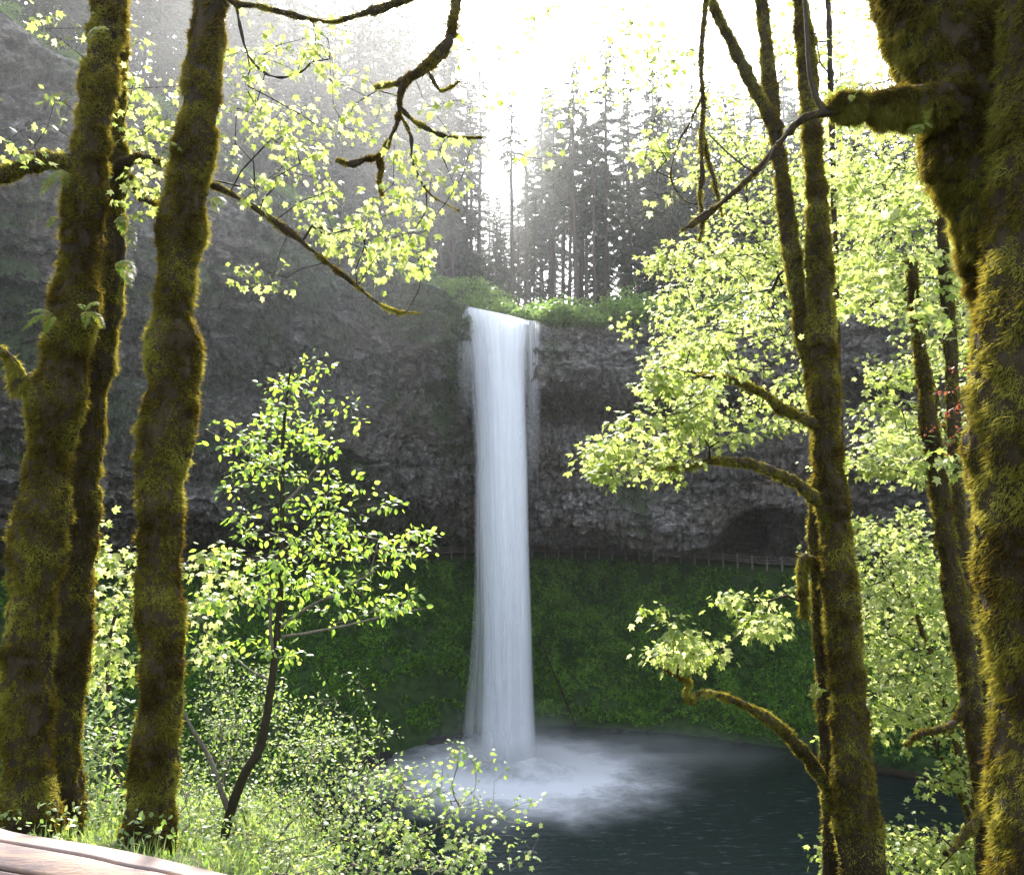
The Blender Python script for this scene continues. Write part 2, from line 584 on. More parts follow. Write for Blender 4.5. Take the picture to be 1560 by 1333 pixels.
damp = fbm(CL * .13, 3, 91) * .9 + .10
damp = damp + np.clip((.10 - fz) / .10, 0, 1) * .55
damp = damp + np.where(CL[..., 0] < -4, .10, -.12)
for px, py, d, rx, rz, am in [(640, 480, 94, 9, 6, .6), (840, 560, 98, 2.5, 6, .5), (450, 700, 102, 12, 3, .5), (330, 640, 100, 9, 4, .4), (900, 610, 100, 10, 1.5, .35),  # last entry here paints the right recess's shade in as dark moss green
                              (620, 820, 118, 10, 2.5, .5), (1000, 740, 110, 7, 1.2, .3), (40, 420, 70, 9, 9, .4)]:
    c = P(px, py, d)
    damp = damp + am * np.exp(-(((CL[..., 0] - c[0]) / rx)**2 + ((CL[..., 2] - c[2]) / rz)**2))
o = link('cliff', mesh_np('cliff', CLD.reshape(-1, 3), None, grid_quads(NS, NT, False), True, {'tint': damp.ravel()}), M['rock'])
tag(o, 'dark basalt amphitheatre cliff behind the waterfall with overhangs and shallow caves', None, None, 'structure')

# plateau and hill behind the rim
steps = np.concatenate([[0, .6, 1.5, 3, 5], np.geomspace(8, 170, 22)])
NP_ = NS // 5
ri, ou = rim[::5], OUT[::5]
def plateau_z(base_z, x, d):
    rise = .03 + .2 * np.clip((-x - 14) / 14, 0, 1)
    return base_z + d * rise * np.exp(-d / 120)
PL = ri[:, None] + ou[:, None] * steps[None, :, None]
PL[..., 2] = plateau_z(ri[:, None, 2], ri[:, None, 0], steps[None])
PL[..., 2] += fbm(PL * .12, 4, 5) * np.clip(steps / 4, 0, 1)[None] * 1.3 + .02 * 0
PL[:, 0, 2] += .03
o = link('plateau', mesh_np('plateau', PL.reshape(-1, 3), None, grid_quads(PL.shape[0], len(steps), False)), M['hill'])
tag(o, None, None, None, 'structure')

def ground_on_plateau(x, y):
    d = np.hypot(PL[..., 0] - x, PL[..., 1] - y)
    k = np.unravel_index(d.argmin(), d.shape)
    return PL[k][2]

# cliff foot: path ledge, mossy slope, shore, pool bed
n2 = NS // 2
pi, si, bi = pth[::2], sho[::2], CLD[::2, -1]
ts = [('b', 0), ('p', 0)] + [('s', t) for t in np.linspace(.02, 1, 120)] + [('u', 3), ('u', 9)]
rows = []
inw = unit((si - pi) * np.array([1, 1, 0]))
for k, t in ts:
    if k == 'b':
        q = bi + np.array([0, 0, .06])
    elif k == 'p':
        q = pi.copy()
    elif k == 's':
        q = pi * (1 - t) + si * t
        bulge = math.sin(PI * t)
        q = q + inw * (bulge * 1.2)
        # steep, convex upper part then a soft apron at the water
        q[:, 2] = pi[:, 2] + (si[:, 2] - pi[:, 2]) * (t**.92)
    else:
        q = si + inw * t
        q[:, 2] = 0 - t * .4
    rows.append(q)
SL = np.stack(rows, 1)
a_ = np.zeros(SL.shape[:2])
mid = np.array([0, 0] + [min(1, t * 6) * min(1, (1 - t) * 8 + .15) for k, t in ts if k == 's'] + [0, 0])
w1, w2, wi = worley(SL * .55, 140)
dsp = fbm(SL * .16, 4, 150) * 2.6 + (.5 - w1) * 1.6 + fbm(SL * 1.2, 3, 160) * .4
SL[..., :2] -= (inw[:, None, :2] * -1) * (dsp * mid[None])[..., None]
SL[..., 2] += fbm(SL * .8, 3, 170) * .9 * mid[None]
o = link('slope', mesh_np('slope', SL.reshape(-1, 3), None, grid_quads(SL.shape[0], SL.shape[1], False)), M['slope'])
tag(o, 'steep green mossy slope below the railed path', None, None, 'structure')

# low green cover on the slope
acc = Acc()
def scatter_grid(G, n, i0, i1, j0, j1, mask=None):
    out_p, out_n = [], []
    i = RNG.uniform(i0, i1 - 1.01, n); j = RNG.uniform(j0, j1 - 1.01, n)
    a, b = i.astype(int), j.astype(int)
    u, v = (i - a)[:, None], (j - b)[:, None]
    p = G[a, b] * (1 - u) * (1 - v) + G[a + 1, b] * u * (1 - v) + G[a, b + 1] * (1 - u) * v + G[a + 1, b + 1] * u * v
    nn = unit(np.cross(G[a + 1, b] - G[a, b], G[a, b + 1] - G[a, b]))
    nn = np.where((nn[:, 1] > 0)[:, None], -nn, nn)
    keep = np.ones(n, bool) if mask is None else mask(p, a, b)
    return p[keep], nn[keep], a[keep], b[keep]


def in_view(p):
    return (np.abs(p[:, 0]) < p[:, 1] * .75 + 4)


pp, nn, _, _ = scatter_grid(SL, 170000, 60, SL.shape[0] - 30, 3, SL.shape[1] - 8, lambda p, a, b: in_view(p) & (fbm(p * .25, 3, 180) > -.35 + 1.0 * np.exp(-((p[:, 0] + 12) / 9)**2 - ((p[:, 2] - 4) / 6)**2) + .5 * np.clip((b - 85) / 30, 0, 1)))
clump = fbm(pp * .5, 3, 190)
dd = nn + RNG.normal(size=pp.shape) * .6 + np.array([0, -.1, .25])
add_leaves(acc, pp + nn * RNG.uniform(0, .25, len(pp))[:, None] * (1 + clump[:, None]), dd, nn + RNG.normal(size=pp.shape) * .7, RNG.uniform(.14, .34, len(pp)) * (1 + np.clip(clump, 0, 1)), NARROW * np.array([2.2, 1]),
           tint=np.clip(.40 + clump * .9 + .3 * np.exp(-((pp[:, 2] - 3.5) / 2.5)**2) * (pp[:, 0] > 4) + RNG.normal(size=len(pp)) * .2, 0, 1))
pp, nn, _, _ = scatter_grid(SL, 15000, 60, SL.shape[0] - 30, 3, SL.shape[1] - 8, lambda p, a, b: in_view(p) & (fbm(p * .35, 3, 181) > .02))
for q_ in range(5):
    dd = nn * .8 + RNG.normal(size=pp.shape) * .6 + np.array([0, -.1, .2])
    add_leaves(acc, pp, dd, nn + np.array([0, 0, .6]), RNG.uniform(.35, .75, len(pp)), NARROW, tint=np.clip(.6 + RNG.normal(size=len(pp)) * .25, 0, 1))
o = acc.obj('ground_cover', M['ground_cover'])
tag(o, 'low green moss and fern cover on the slope under the path', None, None, 'stuff')

# plants clinging to the cliff face and rim
acc = Acc()
def cmask(p, a, b):
    dm = damp[a, b]
    return in_view(p) & (dm + RNG.normal(size=len(p)) * .08 + fbm(p * .6, 2, 210) * .35 > .50)
pp, nn, a, b = scatter_grid(CLD, 420000, 150, NS - 120, 1, NT - 60, cmask)
print('cliff plants', len(pp))
dd = nn * .5 + RNG.normal(size=pp.shape) * .5 + np.array([0, -.2, -.5])
add_leaves(acc, pp, dd, nn + RNG.normal(size=pp.shape) * .6, RNG.uniform(.12, .32, len(pp)), NARROW * np.array([1.8, 1]), tint=np.clip(.5 + fbm(pp * .4, 2, 220) + RNG.normal(size=len(pp)) * .2, 0, 1))
o = acc.obj('cliff_plants', M['cliff_green'])
tag(o, 'small ferns and moss clinging to the damp cliff face and rim', None, None, 'stuff')

# ------------------------------------------------------------------ near hillside
def hill_z(x, y):
    x = np.asarray(x, float); y = np.asarray(y, float)
    e = 9 - 8.3 * np.clip((x + 2.9) / 1.9, 0, 1)
    u = np.maximum(y - 3, -40)
    uu = np.where(u > 0, u, u * .1)
    drop = .30 * uu + .95 * np.log1p(np.exp(np.clip((u - e) * 1.2, -30, 30))) / 1.2
    drop = drop + np.clip(x - .5, 0, 40) * .7 * np.clip(y / 4, 0, 1) * np.exp(-np.maximum(y - 30, 0) / 20)
    z = CAMZ - 1.62 - drop
    z = z + fbm(np.stack([x * .6, y * .6, x * 0], -1), 4, 300) * .3 * np.clip(y - 2, 0, 1)
    return np.maximum(z, -4 + 0 * z)


hx = np.concatenate([np.linspace(-60, -12, 30)[:-1], np.linspace(-12, 20, 110), np.linspace(20, 62, 30)[1:]])
hy = np.concatenate([np.linspace(-60, -2, 20)[:-1], np.linspace(-2, 30, 130), np.linspace(30, 60, 30)[1:]])
HX, HY = np.meshgrid(hx, hy, indexing='ij')
H = np.stack([HX, HY, hill_z(HX, HY)], -1)
o = link('ground', mesh_np('ground', H.reshape(-1, 3), None, grid_quads(len(hx), len(hy), False)), M['hill'])
tag(o, None, None, None, 'structure')

# ------------------------------------------------------------------ pool
IMP = np.array([P(790, 1165, 95)[0], 95.5, 0.0])


def water_material():
    m, nt, out = newmat('pool_water')
    geo = N(nt, 'ShaderNodeNewGeometry').outputs['Position']
    rel = N(nt, 'ShaderNodeVectorMath', {0: geo, 1: (IMP[0] + .3, IMP[1] - .8, 0)}, operation='SUBTRACT').outputs[0]
    nz = N(nt, 'ShaderNodeTexNoise', {'Vector': geo, 'Scale': .22, 'Detail': 3, 'Roughness': .5})
    wv = N(nt, 'ShaderNodeVectorMath', {0: nz.outputs['Color'], 1: (.5, .5, .5)}, operation='SUBTRACT').outputs[0]
    wv = N(nt, 'ShaderNodeVectorMath', {0: wv, 'Scale': 8.}, operation='SCALE').outputs[0]
    rel = N(nt, 'ShaderNodeVectorMath', {0: rel, 1: wv}, operation='ADD').outputs[0]
    ln = N(nt, 'ShaderNodeVectorMath', {0: N(nt, 'ShaderNodeMapping', {'Vector': rel, 'Scale': (.82, 1.0, 0)}).outputs[0]}, operation='LENGTH').outputs['Value']
    # radial streak noise
    st = N(nt, 'ShaderNodeTexNoise', {'Vector': N(nt, 'ShaderNodeMapping', {'Vector': rel, 'Scale': (.25, .9, 1)}).outputs[0], 'Scale': 1.2, 'Detail': 6, 'Roughness': .65}).outputs[0]
    fo = mathn(nt, 'SUBTRACT', 1.0, mathn(nt, 'DIVIDE', ln, 18.0), True)
    fo = mathn(nt, 'POWER', fo, 2.0)
    fo = mathn(nt, 'MULTIPLY', fo, mathn(nt, 'ADD', mathn(nt, 'MULTIPLY', st, 1.5), .35))
    fo = mathn(nt, 'MULTIPLY', fo, 3.0, True)
    # thin drifting flecks
    fl = N(nt, 'ShaderNodeTexNoise', {'Vector': N(nt, 'ShaderNodeMapping', {'Vector': geo, 'Scale': (.55, 2.2, 1)}).outputs[0], 'Scale': .8, 'Detail': 7, 'Roughness': .75}).outputs[0]
    fl = mathn(nt, 'MULTIPLY', mathn(nt, 'SUBTRACT', fl, .56), 3.0, True)
    fl = mathn(nt, 'MULTIPLY', fl, mathn(nt, 'SUBTRACT', 1.15, mathn(nt, 'DIVIDE', ln, 50.0), True))
    foam = mathn(nt, 'MAXIMUM', fo, mathn(nt, 'MULTIPLY', fl, .45), True)
    w = N(nt, 'ShaderNodeTexNoise', {'Vector': N(nt, 'ShaderNodeMapping', {'Vector': geo, 'Scale': (.7, 1.6, 1)}).outputs[0], 'Scale': .9, 'Detail': 5, 'Roughness': .6}).outputs[0]
    b = N(nt, 'ShaderNodeBump', {'Strength': .7, 'Distance': .35, 'Height': w})
    p = N(nt, 'ShaderNodeBsdfPrincipled', {'Base Color': (.014, .026, .023, 1), 'Roughness': .16, 'IOR': 1.33, 'Normal': b.outputs[0]})
    f = N(nt, 'ShaderNodeBsdfDiffuse', {'Color': (.92, .94, .97, 1)})
    mx = N(nt, 'ShaderNodeMixShader', {0: foam, 1: p.outputs[0], 2: f.outputs[0]})
    nt.links.new(mx.outputs[0], out.inputs[0])
    return m


M['water'] = water_material()
wx = np.linspace(-62, 66, 80); wy = np.linspace(10, 125, 80)
WX, WY = np.meshgrid(wx, wy, indexing='ij')
o = link('pool', mesh_np('pool', np.stack([WX, WY, WX * 0], -1).reshape(-1, 3), None, grid_quads(80, 80, False)), M['water'])
tag(o, 'dark green plunge pool with white foam under the falls', None, None, 'structure')


# ------------------------------------------------------------------ waterfall
def fall_material(name, dens, fine, top, bot, seed):
    """vertical strands; 'u' across 0..1 and 'v' down 0..1 are stored on the mesh"""
    m, nt, out = newmat(name)
    u = N(nt, 'ShaderNodeAttribute', attribute_name='across').outputs['Fac']
    v = N(nt, 'ShaderNodeAttribute', attribute_name='down').outputs['Fac']
    vec = N(nt, 'ShaderNodeCombineXYZ', {0: mathn(nt, 'MULTIPLY', u, fine), 1: mathn(nt, 'MULTIPLY', v, 1.6), 2: float(seed)})
    a = N(nt, 'ShaderNodeTexNoise', {'Vector': vec.outputs[0], 'Scale': 1., 'Detail': 2.5, 'Roughness': .45}).outputs[0]
    vec2 = N(nt, 'ShaderNodeCombineXYZ', {0: mathn(nt, 'MULTIPLY', u, fine * .3), 1: mathn(nt, 'MULTIPLY', v, .9), 2: seed + 7.})
    a2 = N(nt, 'ShaderNodeTexNoise', {'Vector': vec2.outputs[0], 'Scale': 1., 'Detail': 2}).outputs[0]
    s = mathn(nt, 'ADD', mathn(nt, 'MULTIPLY', a, .6), mathn(nt, 'MULTIPLY', a2, .6))
    # soft edges across
    ed = mathn(nt, 'MULTIPLY', mathn(nt, 'MULTIPLY', u, mathn(nt, 'SUBTRACT', 1., u)), 4.)
    ed = mathn(nt, 'POWER', ed, .55)
    al = mathn(nt, 'ADD', mathn(nt, 'MULTIPLY', mathn(nt, 'SUBTRACT', s, .58), 1.7), dens)
    al = mathn(nt, 'MULTIPLY', al, ed)
    al = mathn(nt, 'MULTIPLY', al, mathn(nt, 'DIVIDE', mathn(nt, 'SUBTRACT', 1., v), bot, True), True)
    al = mathn(nt, 'MULTIPLY', al, .97, True)
    col = ramp(nt, s, [(.42, (.78, .80, .86)), (.62, (.95, .96, .98))])
    df = N(nt, 'ShaderNodeBsdfDiffuse', {'Color': col.outputs[0]})
    tl = N(nt, 'ShaderNodeBsdfTranslucent', {'Color': (.88, .91, .97, 1)})
    w = N(nt, 'ShaderNodeMixShader', {0: .45, 1: df.outputs[0], 2: tl.outputs[0]})
    tr = N(nt, 'ShaderNodeBsdfTransparent')
    mx = N(nt, 'ShaderNodeMixShader', {0: al, 1: tr.outputs[0], 2: w.outputs[0]})
    nt.links.new(mx.outputs[0], out.inputs[0])
    return m


LIPX = [690, 704, 720, 760, 800, 826]
LIPY = [456, 463, 469, 477, 487, 491]


def curtain(name, rows, mat, parent, bulge, nu=60, nv=160, throw=1.0):
    """rows: (py, left px, right px) ; a bowed sheet of falling water"""
    rows = np.array(rows, float)
    ys = np.linspace(rows[0, 0], rows[-1, 0], nv)
    l = np.interp(ys, rows[:, 0], rows[:, 1]); r = np.interp(ys, rows[:, 0], rows[:, 2])
    k = np.ones(9) / 9
    pad = lambda z: np.convolve(np.pad(z, 4, mode='edge'), k, 'valid')
    l, r = pad(l), pad(r)
    V = np.zeros((nv, nu, 3)); A = np.zeros((nv, nu)); B = np.zeros((nv, nu))
    us = np.linspace(0, 1, nu)
    for i in range(nv):
        t = i / (nv - 1)
        for j, u in enumerate(us):
            d = 95.6 - bulge * math.sin(PI * u)**.7 - throw * math.sqrt(t) * 1.2
            xx = l[i] + (r[i] - l[i]) * u
            V[i, j] = P(xx, ys[i] + (np.interp(xx, LIPX, LIPY) - rows[0, 0]) * (1 - t)**3, d)
            A[i, j] = u; B[i, j] = t
    V[..., 1] += fbm(np.stack([A * 7, B * 2, A * 0 + bulge], -1), 3, 401) * .25
    me = mesh_np(name, V.reshape(-1, 3), None, grid_quads(nv, nu, False), True, {'across': A.ravel(), 'down': B.ravel()})
    return link(name, me, mat, parent)


wf = bpy.data.objects.new('waterfall', None)
COL.objects.link(wf)
tag(wf, 'tall narrow white waterfall dropping from the cliff lip into the pool', None, None, 'structure')
fa = fall_material('falls_main', 1.25, 4.5, 0, .07, 1)
fb_ = fall_material('falls_veil', .36, 6, 0, .10, 5)
fc = fall_material('falls_strands', .45, 22, 0, .9, 9)
MAINR = [(472, 703, 806), (486, 709, 804), (530, 719, 801), (600, 725, 801), (700, 728, 804), (800, 731, 806), (900, 735, 809), (1000, 736, 812), (1080, 735, 815), (1140, 733, 818), (1172, 728, 822)]
curtain('main_curtain', MAINR, fa, wf, 1.6)
curtain('back_curtain', [(y, l + 3, r - 3) for y, l, r in MAINR], fa, wf, -.6)
curtain('front_veil', [(y, l - 3, r - 2) for y, l, r in MAINR], fb_, wf, 2.3)
curtain('left_veil', [(470, 700, 735), (560, 712, 745), (700, 722, 750), (900, 722, 752), (1000, 716, 760), (1080, 708, 765), (1172, 700, 770)], fb_, wf, .6)
curtain('left_strands', [(463, 690, 716), (500, 692, 722), (640, 700, 726)], fc, wf, .3, 40, 60, .3)
curtain('right_strands', [(478, 790, 824), (520, 792, 825), (600, 797, 824), (760, 800, 822)], fc, wf, .3, 40, 60, .3)
# smooth water sliding over the lip
V = []
us = np.linspace(0, 1, 40)
lipx = np.linspace(704, 806, 40)
lipy = np.interp(lipx, LIPX, LIPY)
for k, (dy, dd_) in enumerate([(1.5, .0), (0, .5), (-1.5, 1.2), (-1, 2.5), (1.5, 5), (3, 9)]):
    V.append([P(lipx[j], lipy[j], 95.0) + np.array([0, dd_, dy * -.05 + .0]) for j in range(40)])
V = np.array(V)
V[0, :, 2] -= .5; V[1, :, 2] -= .08
me = mesh_np('lip_water', V.reshape(-1, 3), None, grid_quads(6, 40, False), True, {'across': np.tile(us * .6 + .2, 6), 'down': np.zeros(240)})
link('lip_water', me, fa, wf)


# churned foam heaped round the foot of the falls
nr, na = 40, 96
rr_ = np.linspace(0, 1, nr)[:, None]; aa_ = np.linspace(0, 2 * PI, na, endpoint=False)[None]
fx, fy = rr_ * np.cos(aa_) * 10.5 + IMP[0] + .8, rr_ * np.sin(aa_) * 7.5 + IMP[1] - 1.6
fn = fbm(np.stack([fx * .5, fy * .5, fx * 0], -1), 4, 700)
fz_ = .05 + 1.1 * np.exp(-(rr_ / .38)**4) + .35 * np.exp(-(rr_ / .65)**2) + (fn + .3) * .55 * np.clip(1 - rr_, 0, 1)
fm, fnt, fout = newmat('churned_foam')
fu = N(fnt, 'ShaderNodeAttribute', attribute_name='across').outputs['Fac']
fg = N(fnt, 'ShaderNodeNewGeometry').outputs['Position']
fno = N(fnt, 'ShaderNodeTexNoise', {'Vector': fg, 'Scale': .5, 'Detail': 3}).outputs[0]
fal = mathn(fnt, 'SUBTRACT', mathn(fnt, 'ADD', 1.25, mathn(fnt, 'MULTIPLY', mathn(fnt, 'SUBTRACT', fno, .5), 1.6)), mathn(fnt, 'MULTIPLY', fu, 2.1), True)
fal = mathn(fnt, 'MULTIPLY', mathn(fnt, 'POWER', fal, 1.3), mathn(fnt, 'SUBTRACT', 1., mathn(fnt, 'POWER', fu, 3.), True))
fw = N(fnt, 'ShaderNodeMixShader', {0: .4, 1: N(fnt, 'ShaderNodeBsdfDiffuse', {'Color': (.94, .96, .98, 1)}).outputs[0], 2: N(fnt, 'ShaderNodeBsdfTranslucent', {'Color': (.94, .96, .98, 1)}).outputs[0]})
fmx = N(fnt, 'ShaderNodeMixShader', {0: fal, 1: N(fnt, 'ShaderNodeBsdfTransparent').outputs[0], 2: fw.outputs[0]})
fnt.links.new(fmx.outputs[0], fout.inputs[0])
link('foam', mesh_np('foam', np.stack([fx, fy, fz_], -1).reshape(-1, 3), None, grid_quads(nr, na), True, {'across': (rr_ + 0 * aa_).ravel()}), fm, wf)

# spray over the pool
def spray(name, c, r, dens, label, pw=1.6, g=.0):
    m, nt, out = newmat(name)
    tc = N(nt, 'ShaderNodeTexCoord').outputs['Object']
    ln = N(nt, 'ShaderNodeVectorMath', {0: tc}, operation='LENGTH').outputs['Value']
    nz = N(nt, 'ShaderNodeTexNoise', {'Vector': tc, 'Scale': 2.2, 'Detail': 3, 'Roughness': .55}).outputs[0]
    d = mathn(nt, 'SUBTRACT', 1., ln, True)
    d = mathn(nt, 'POWER', d, pw)
    d = mathn(nt, 'MULTIPLY', d, mathn(nt, 'MULTIPLY', mathn(nt, 'SUBTRACT', nz, .25, True), 3.2))
    d = mathn(nt, 'MULTIPLY', d, dens)
    v = N(nt, 'ShaderNodeVolumePrincipled', {'Color': (.985, .99, 1, 1), 'Density': d, 'Anisotropy': g})
    nt.links.new(v.outputs[0], out.inputs['Volume'])
    bpy.ops.mesh.primitive_ico_sphere_add(subdivisions=4, radius=1, location=tuple(c))
    o = bpy.context.object
    o.name = name; o.data.name = name
    o.scale = r
    o.data.materials.append(m)
    tag(o, label, None, None, 'stuff')
    return o


spray('spray_mist', (IMP[0] - .5, IMP[1] - 1.5, 1.5), (13, 9, 8), .09, 'white spray rising where the falls strike the pool', 1.7)
spray('splash_mist', (IMP[0], IMP[1] - 1.6, .6), (8.5, 5.5, 4.6), .20, 'dense white splash cloud at the very foot of the falls', 1.6)
spray('drifting_mist', (IMP[0] + 15, IMP[1] + 1, 1.5), (19, 9, 2.6), .10, 'thin mist drifting over the pool right of the falls', 1.3)

# ------------------------------------------------------------------ fence along the path
def offset_pts(A, B, d):
    return A + unit((B - A) * np.array([1, 1, 0])) * d


fpth = offset_pts(pth, sho, .35) 
cum = np.concatenate([[0], np.cumsum(np.linalg.norm(np.diff(fpth[:, :2], axis=0), axis=1))])
sel = np.where((fpth[:, 0] > -62) & (fpth[:, 1] > 92) & (fpth[:, 0] < 54))[0]
s0, s1 = cum[sel[0]], cum[sel[-1]]
M['fence'] = bark_mat('weathered_fence_wood', (.15, .125, .105), (.24, .20, .17), (.32, .28, .24), 3, .3, .3)
fpos = lambda s: np.array([np.interp(s, cum, fpth[:, k]) for k in range(3)])
f0 = fpos(s0)
fence = thing('path_fence', 'low brown post and rail fence along the path behind the waterfall', 'fence', f0)
def box(acc, c, sx, sy, sz, ang=0, a=.5):
    v = np.array([(x, y, z) for x in (-.5, .5) for y in (-.5, .5) for z in (0, 1)]) * (sx, sy, sz)
    ca, sa = math.cos(ang), math.sin(ang)
    v = np.stack([v[:, 0] * ca - v[:, 1] * sa, v[:, 0] * sa + v[:, 1] * ca, v[:, 2]], -1) + c
    acc.add(v, quads=[(0, 1, 3, 2), (4, 6, 7, 5), (0, 4, 5, 1), (2, 3, 7, 6), (0, 2, 6, 4), (1, 5, 7, 3)], a=a)
npost = min(98, int((s1 - s0) / 2.05))
ss = np.linspace(s0, s1, npost)
for s in ss:
    p = fpos(s); q = fpos(s + .1)
    ac = Acc()
    box(ac, p - f0 + np.array([0, 0, -.4]), .22, .22, 1.75 + random.uniform(-.05, .05) + .38, math.atan2(*(q - p)[1::-1]))
    ac.obj('post', M['fence'], fence, smooth=False)
for h in (.74, 1.10, 1.46):
    ac = Acc()
    path = np.array([[*(fpos(s) - f0 + np.array([0, -.09, h + math.sin(i * 2.3 + h * 5) * .02])), .07] for i, s in enumerate(np.linspace(s0, s1, npost * 2))])
    add_tube(ac, path, 5)
    ac.obj('rail', M['fence'], fence)

# ------------------------------------------------------------------ conifers above the falls
def conifer_protos():
    out = []
    for k, (bare, spread, nb, dens) in enumerate([(.50, .085, 95, 15), (.30, .095, 140, 15), (.12, .11, 180, 16), (.62, .07, 70, 12), (.38, .075, 120, 12)]):
        tr, cr = Acc(), Acc()
        rr = np.random.default_rng(k + 50)
        z = np.linspace(0, 1, 24)
        lean = np.cumsum(rr.normal(size=(24, 2)) * .0012, axis=0)
        path = np.stack([lean[:, 0], lean[:, 1], z, 0.0085 * (1 - z)**.75 + .0008], -1)
        path[0, 3] *= 1.5
        add_tube(tr, path, 10)
        # dead snags on the bare part
        for i in range(int(40 * bare)):
            h = rr.uniform(.12, bare + .05)
            a = rr.uniform(0, 2 * PI); L = rr.uniform(.008, .035)
            b0 = np.array([np.interp(h, z, path[:, 0]), np.interp(h, z, path[:, 1]), h])
            add_tube(tr, [[*b0, .0011], [*(b0 + np.array([math.cos(a), math.sin(a), -.15]) * L), .0003]], 3, False)
        for i in range(nb):
            f = (i + rr.uniform()) / nb
            h = bare + (1 - bare) * f**.9 * .995
            a = rr.uniform(0, 2 * PI)
            rel = (h - bare) / (1 - bare)
            L = spread * ((1 - rel)**.6 + .06) * 1.12 * rr.uniform(.55, 1.15) * (min(1, .35 + rel * 4))
            if rr.uniform() < .06:
                continue
            b0 = np.array([np.interp(h, z, path[:, 0]), np.interp(h, z, path[:, 1]), h])
            dirx = np.array([math.cos(a), math.sin(a), 0]); side_ = np.array([-math.sin(a), math.cos(a), 0])
            n = 7
            t = np.linspace(0, 1, n)
            up = .28 * rel
            C = b0 + dirx * (L * t)[:, None] + np.array([0, 0, 1.]) * (L * (up * t - (.55 - .35 * rel) * t**1.8 + .12 * np.maximum(t - .75, 0)))[:, None]
            add_tube(tr, np.column_stack([C, .0010 * (1 - t) + .0002]), 3, False)
            m = int(dens * (.5 + L / spread) * 6.5)
            tt = rr.uniform(.12, 1, m)
            pos = np.stack([np.interp(tt, t, C[:, c]) for c in range(3)], -1)
            sd = rr.choice([-1, 1], m)[:, None] * side_ * rr.uniform(.5, 1, m)[:, None] + dirx * rr.uniform(.2, .9, m)[:, None] + np.array([0, 0, -1]) * rr.uniform(.05, .75, m)[:, None]
            LL = L * rr.uniform(.09, .27, m) * (1.15 - tt * .6)
            W = LL * .24
            Y = unit(sd)
            X = unit(np.cross(Y, np.array([0, 0, 1.]) + rr.normal(size=(m, 3)) * .5))
            v0 = pos; v1 = pos + Y * LL[:, None] * .45 + X * W[:, None]; v2 = pos + Y * LL[:, None]; v3 = pos + Y * LL[:, None] * .45 - X * W[:, None]
            cr.add(np.stack([v0, v1, v2, v3], 1).reshape(-1, 3), quads=np.arange(4 * m).reshape(-1, 4), a=np.repeat(rr.uniform(0, 1, m), 4))
        ms = []
        for ac, nm in ((tr, 'trunk'), (cr, 'crown')):
            V = np.concatenate(ac.V)
            ms.append(mesh_np(nm, V, np.concatenate(ac.T) if ac.T else None, np.concatenate(ac.Q) if ac.Q else None, True, {'tint': np.concatenate(ac.A)}))
        ms[0].materials.append(M['bark_conifer']); ms[1].materials.append(M['needles'])
        out.append(ms)
    return out


PROTO = conifer_protos()
def conifer(px, top, d, kind, label, group=None, wide=1.0):
    b = P(px, 500, d)
    gz = ground_on_plateau(b[0], b[1]) - .4
    h = P(px, top, d)[2] - gz
    if h < 6:
        return
    t = thing('conifer', label, 'tree', (b[0], b[1], gz), group)
    s = h
    t.scale = (s * wide, s * wide, s)
    t.rotation_euler.z = random.uniform(0, 6.28)
    for me, nm in zip(PROTO[kind], ('trunk', 'crown')):
        link(nm, me, None, t)


# nearer, individually recognisable ones: (px, top py, distance, kind, label)
HERO = [
    (923, 28, 118, 1, 'tallest conifer with a thin pointed top above the waterfall'),
    (878, 72, 112, 0, 'broad topped conifer with thick double trunk just left of the tallest one'),
    (962, 86, 124, 1, 'full dark conifer just right of the tallest pointed one'),
    (842, 112, 128, 0, 'conifer with long bare trunk two places left of the tallest one'),
    (781, 118, 110, 3, 'slender bare trunked conifer straight above the waterfall lip'),
    (728, 74, 122, 3, 'slim pale conifer standing just left of the bright sky gap'),
    (718, 100, 119, 3, 'thin pale conifer leaning slightly at the left side of the sky gap'),
    (802, 190, 135, 4, 'shorter faint conifer just right of the slender bare one over the lip'),
    (825, 150, 142, 4, 'small dark topped conifer between the lip tree and the double trunk'),
    (905, 190, 107, 3, 'lower bare trunked conifer in front of the tallest one'),
    (886, 120, 120, 0, 'conifer tight against the right side of the double trunk'),
    (1005, 150, 117, 2, 'full bushy conifer at the right end of the sunlit group'),
    (690, 140, 112, 4, 'grey conifer left of the thin pale pair above the mossy rim'),
    (655, 60, 108, 1, 'hazy conifer rising over the left shoulder of the falls'),
    (610, 120, 106, 2, 'bushy hazy conifer low on the left rim'),
]
for a in HERO:
    conifer(*a)
far = [(1010 + i * 21 + random.uniform(-8, 8), random.uniform(90, 230), random.uniform(108, 150), random.choice([0, 1, 1, 2])) for i in range(26)] + [(1042, 170, 130, 1), (1085, 130, 118, 2), (1130, 165, 126, 1), (1170, 120, 112, 2), (1215, 150, 122, 1), (1262, 175, 110, 2), (1310, 150, 118, 1), (1352, 190, 108, 2),
       (1400, 170, 114, 1), (1450, 200, 104, 2), (1500, 180, 110, 1), (1555, 180, 100, 2), (1025, 230, 104, 2), (1110, 260, 102, 2), (1205, 250, 99, 2), (1300, 270, 97, 2), (1420, 280, 92, 2), (1620, 180, 96, 1), (1700, 160, 90, 2)]
for a in far:
    conifer(*a, 'dark full conifer in the hazy row behind the bright maple leaves', 'conifers behind the maples')
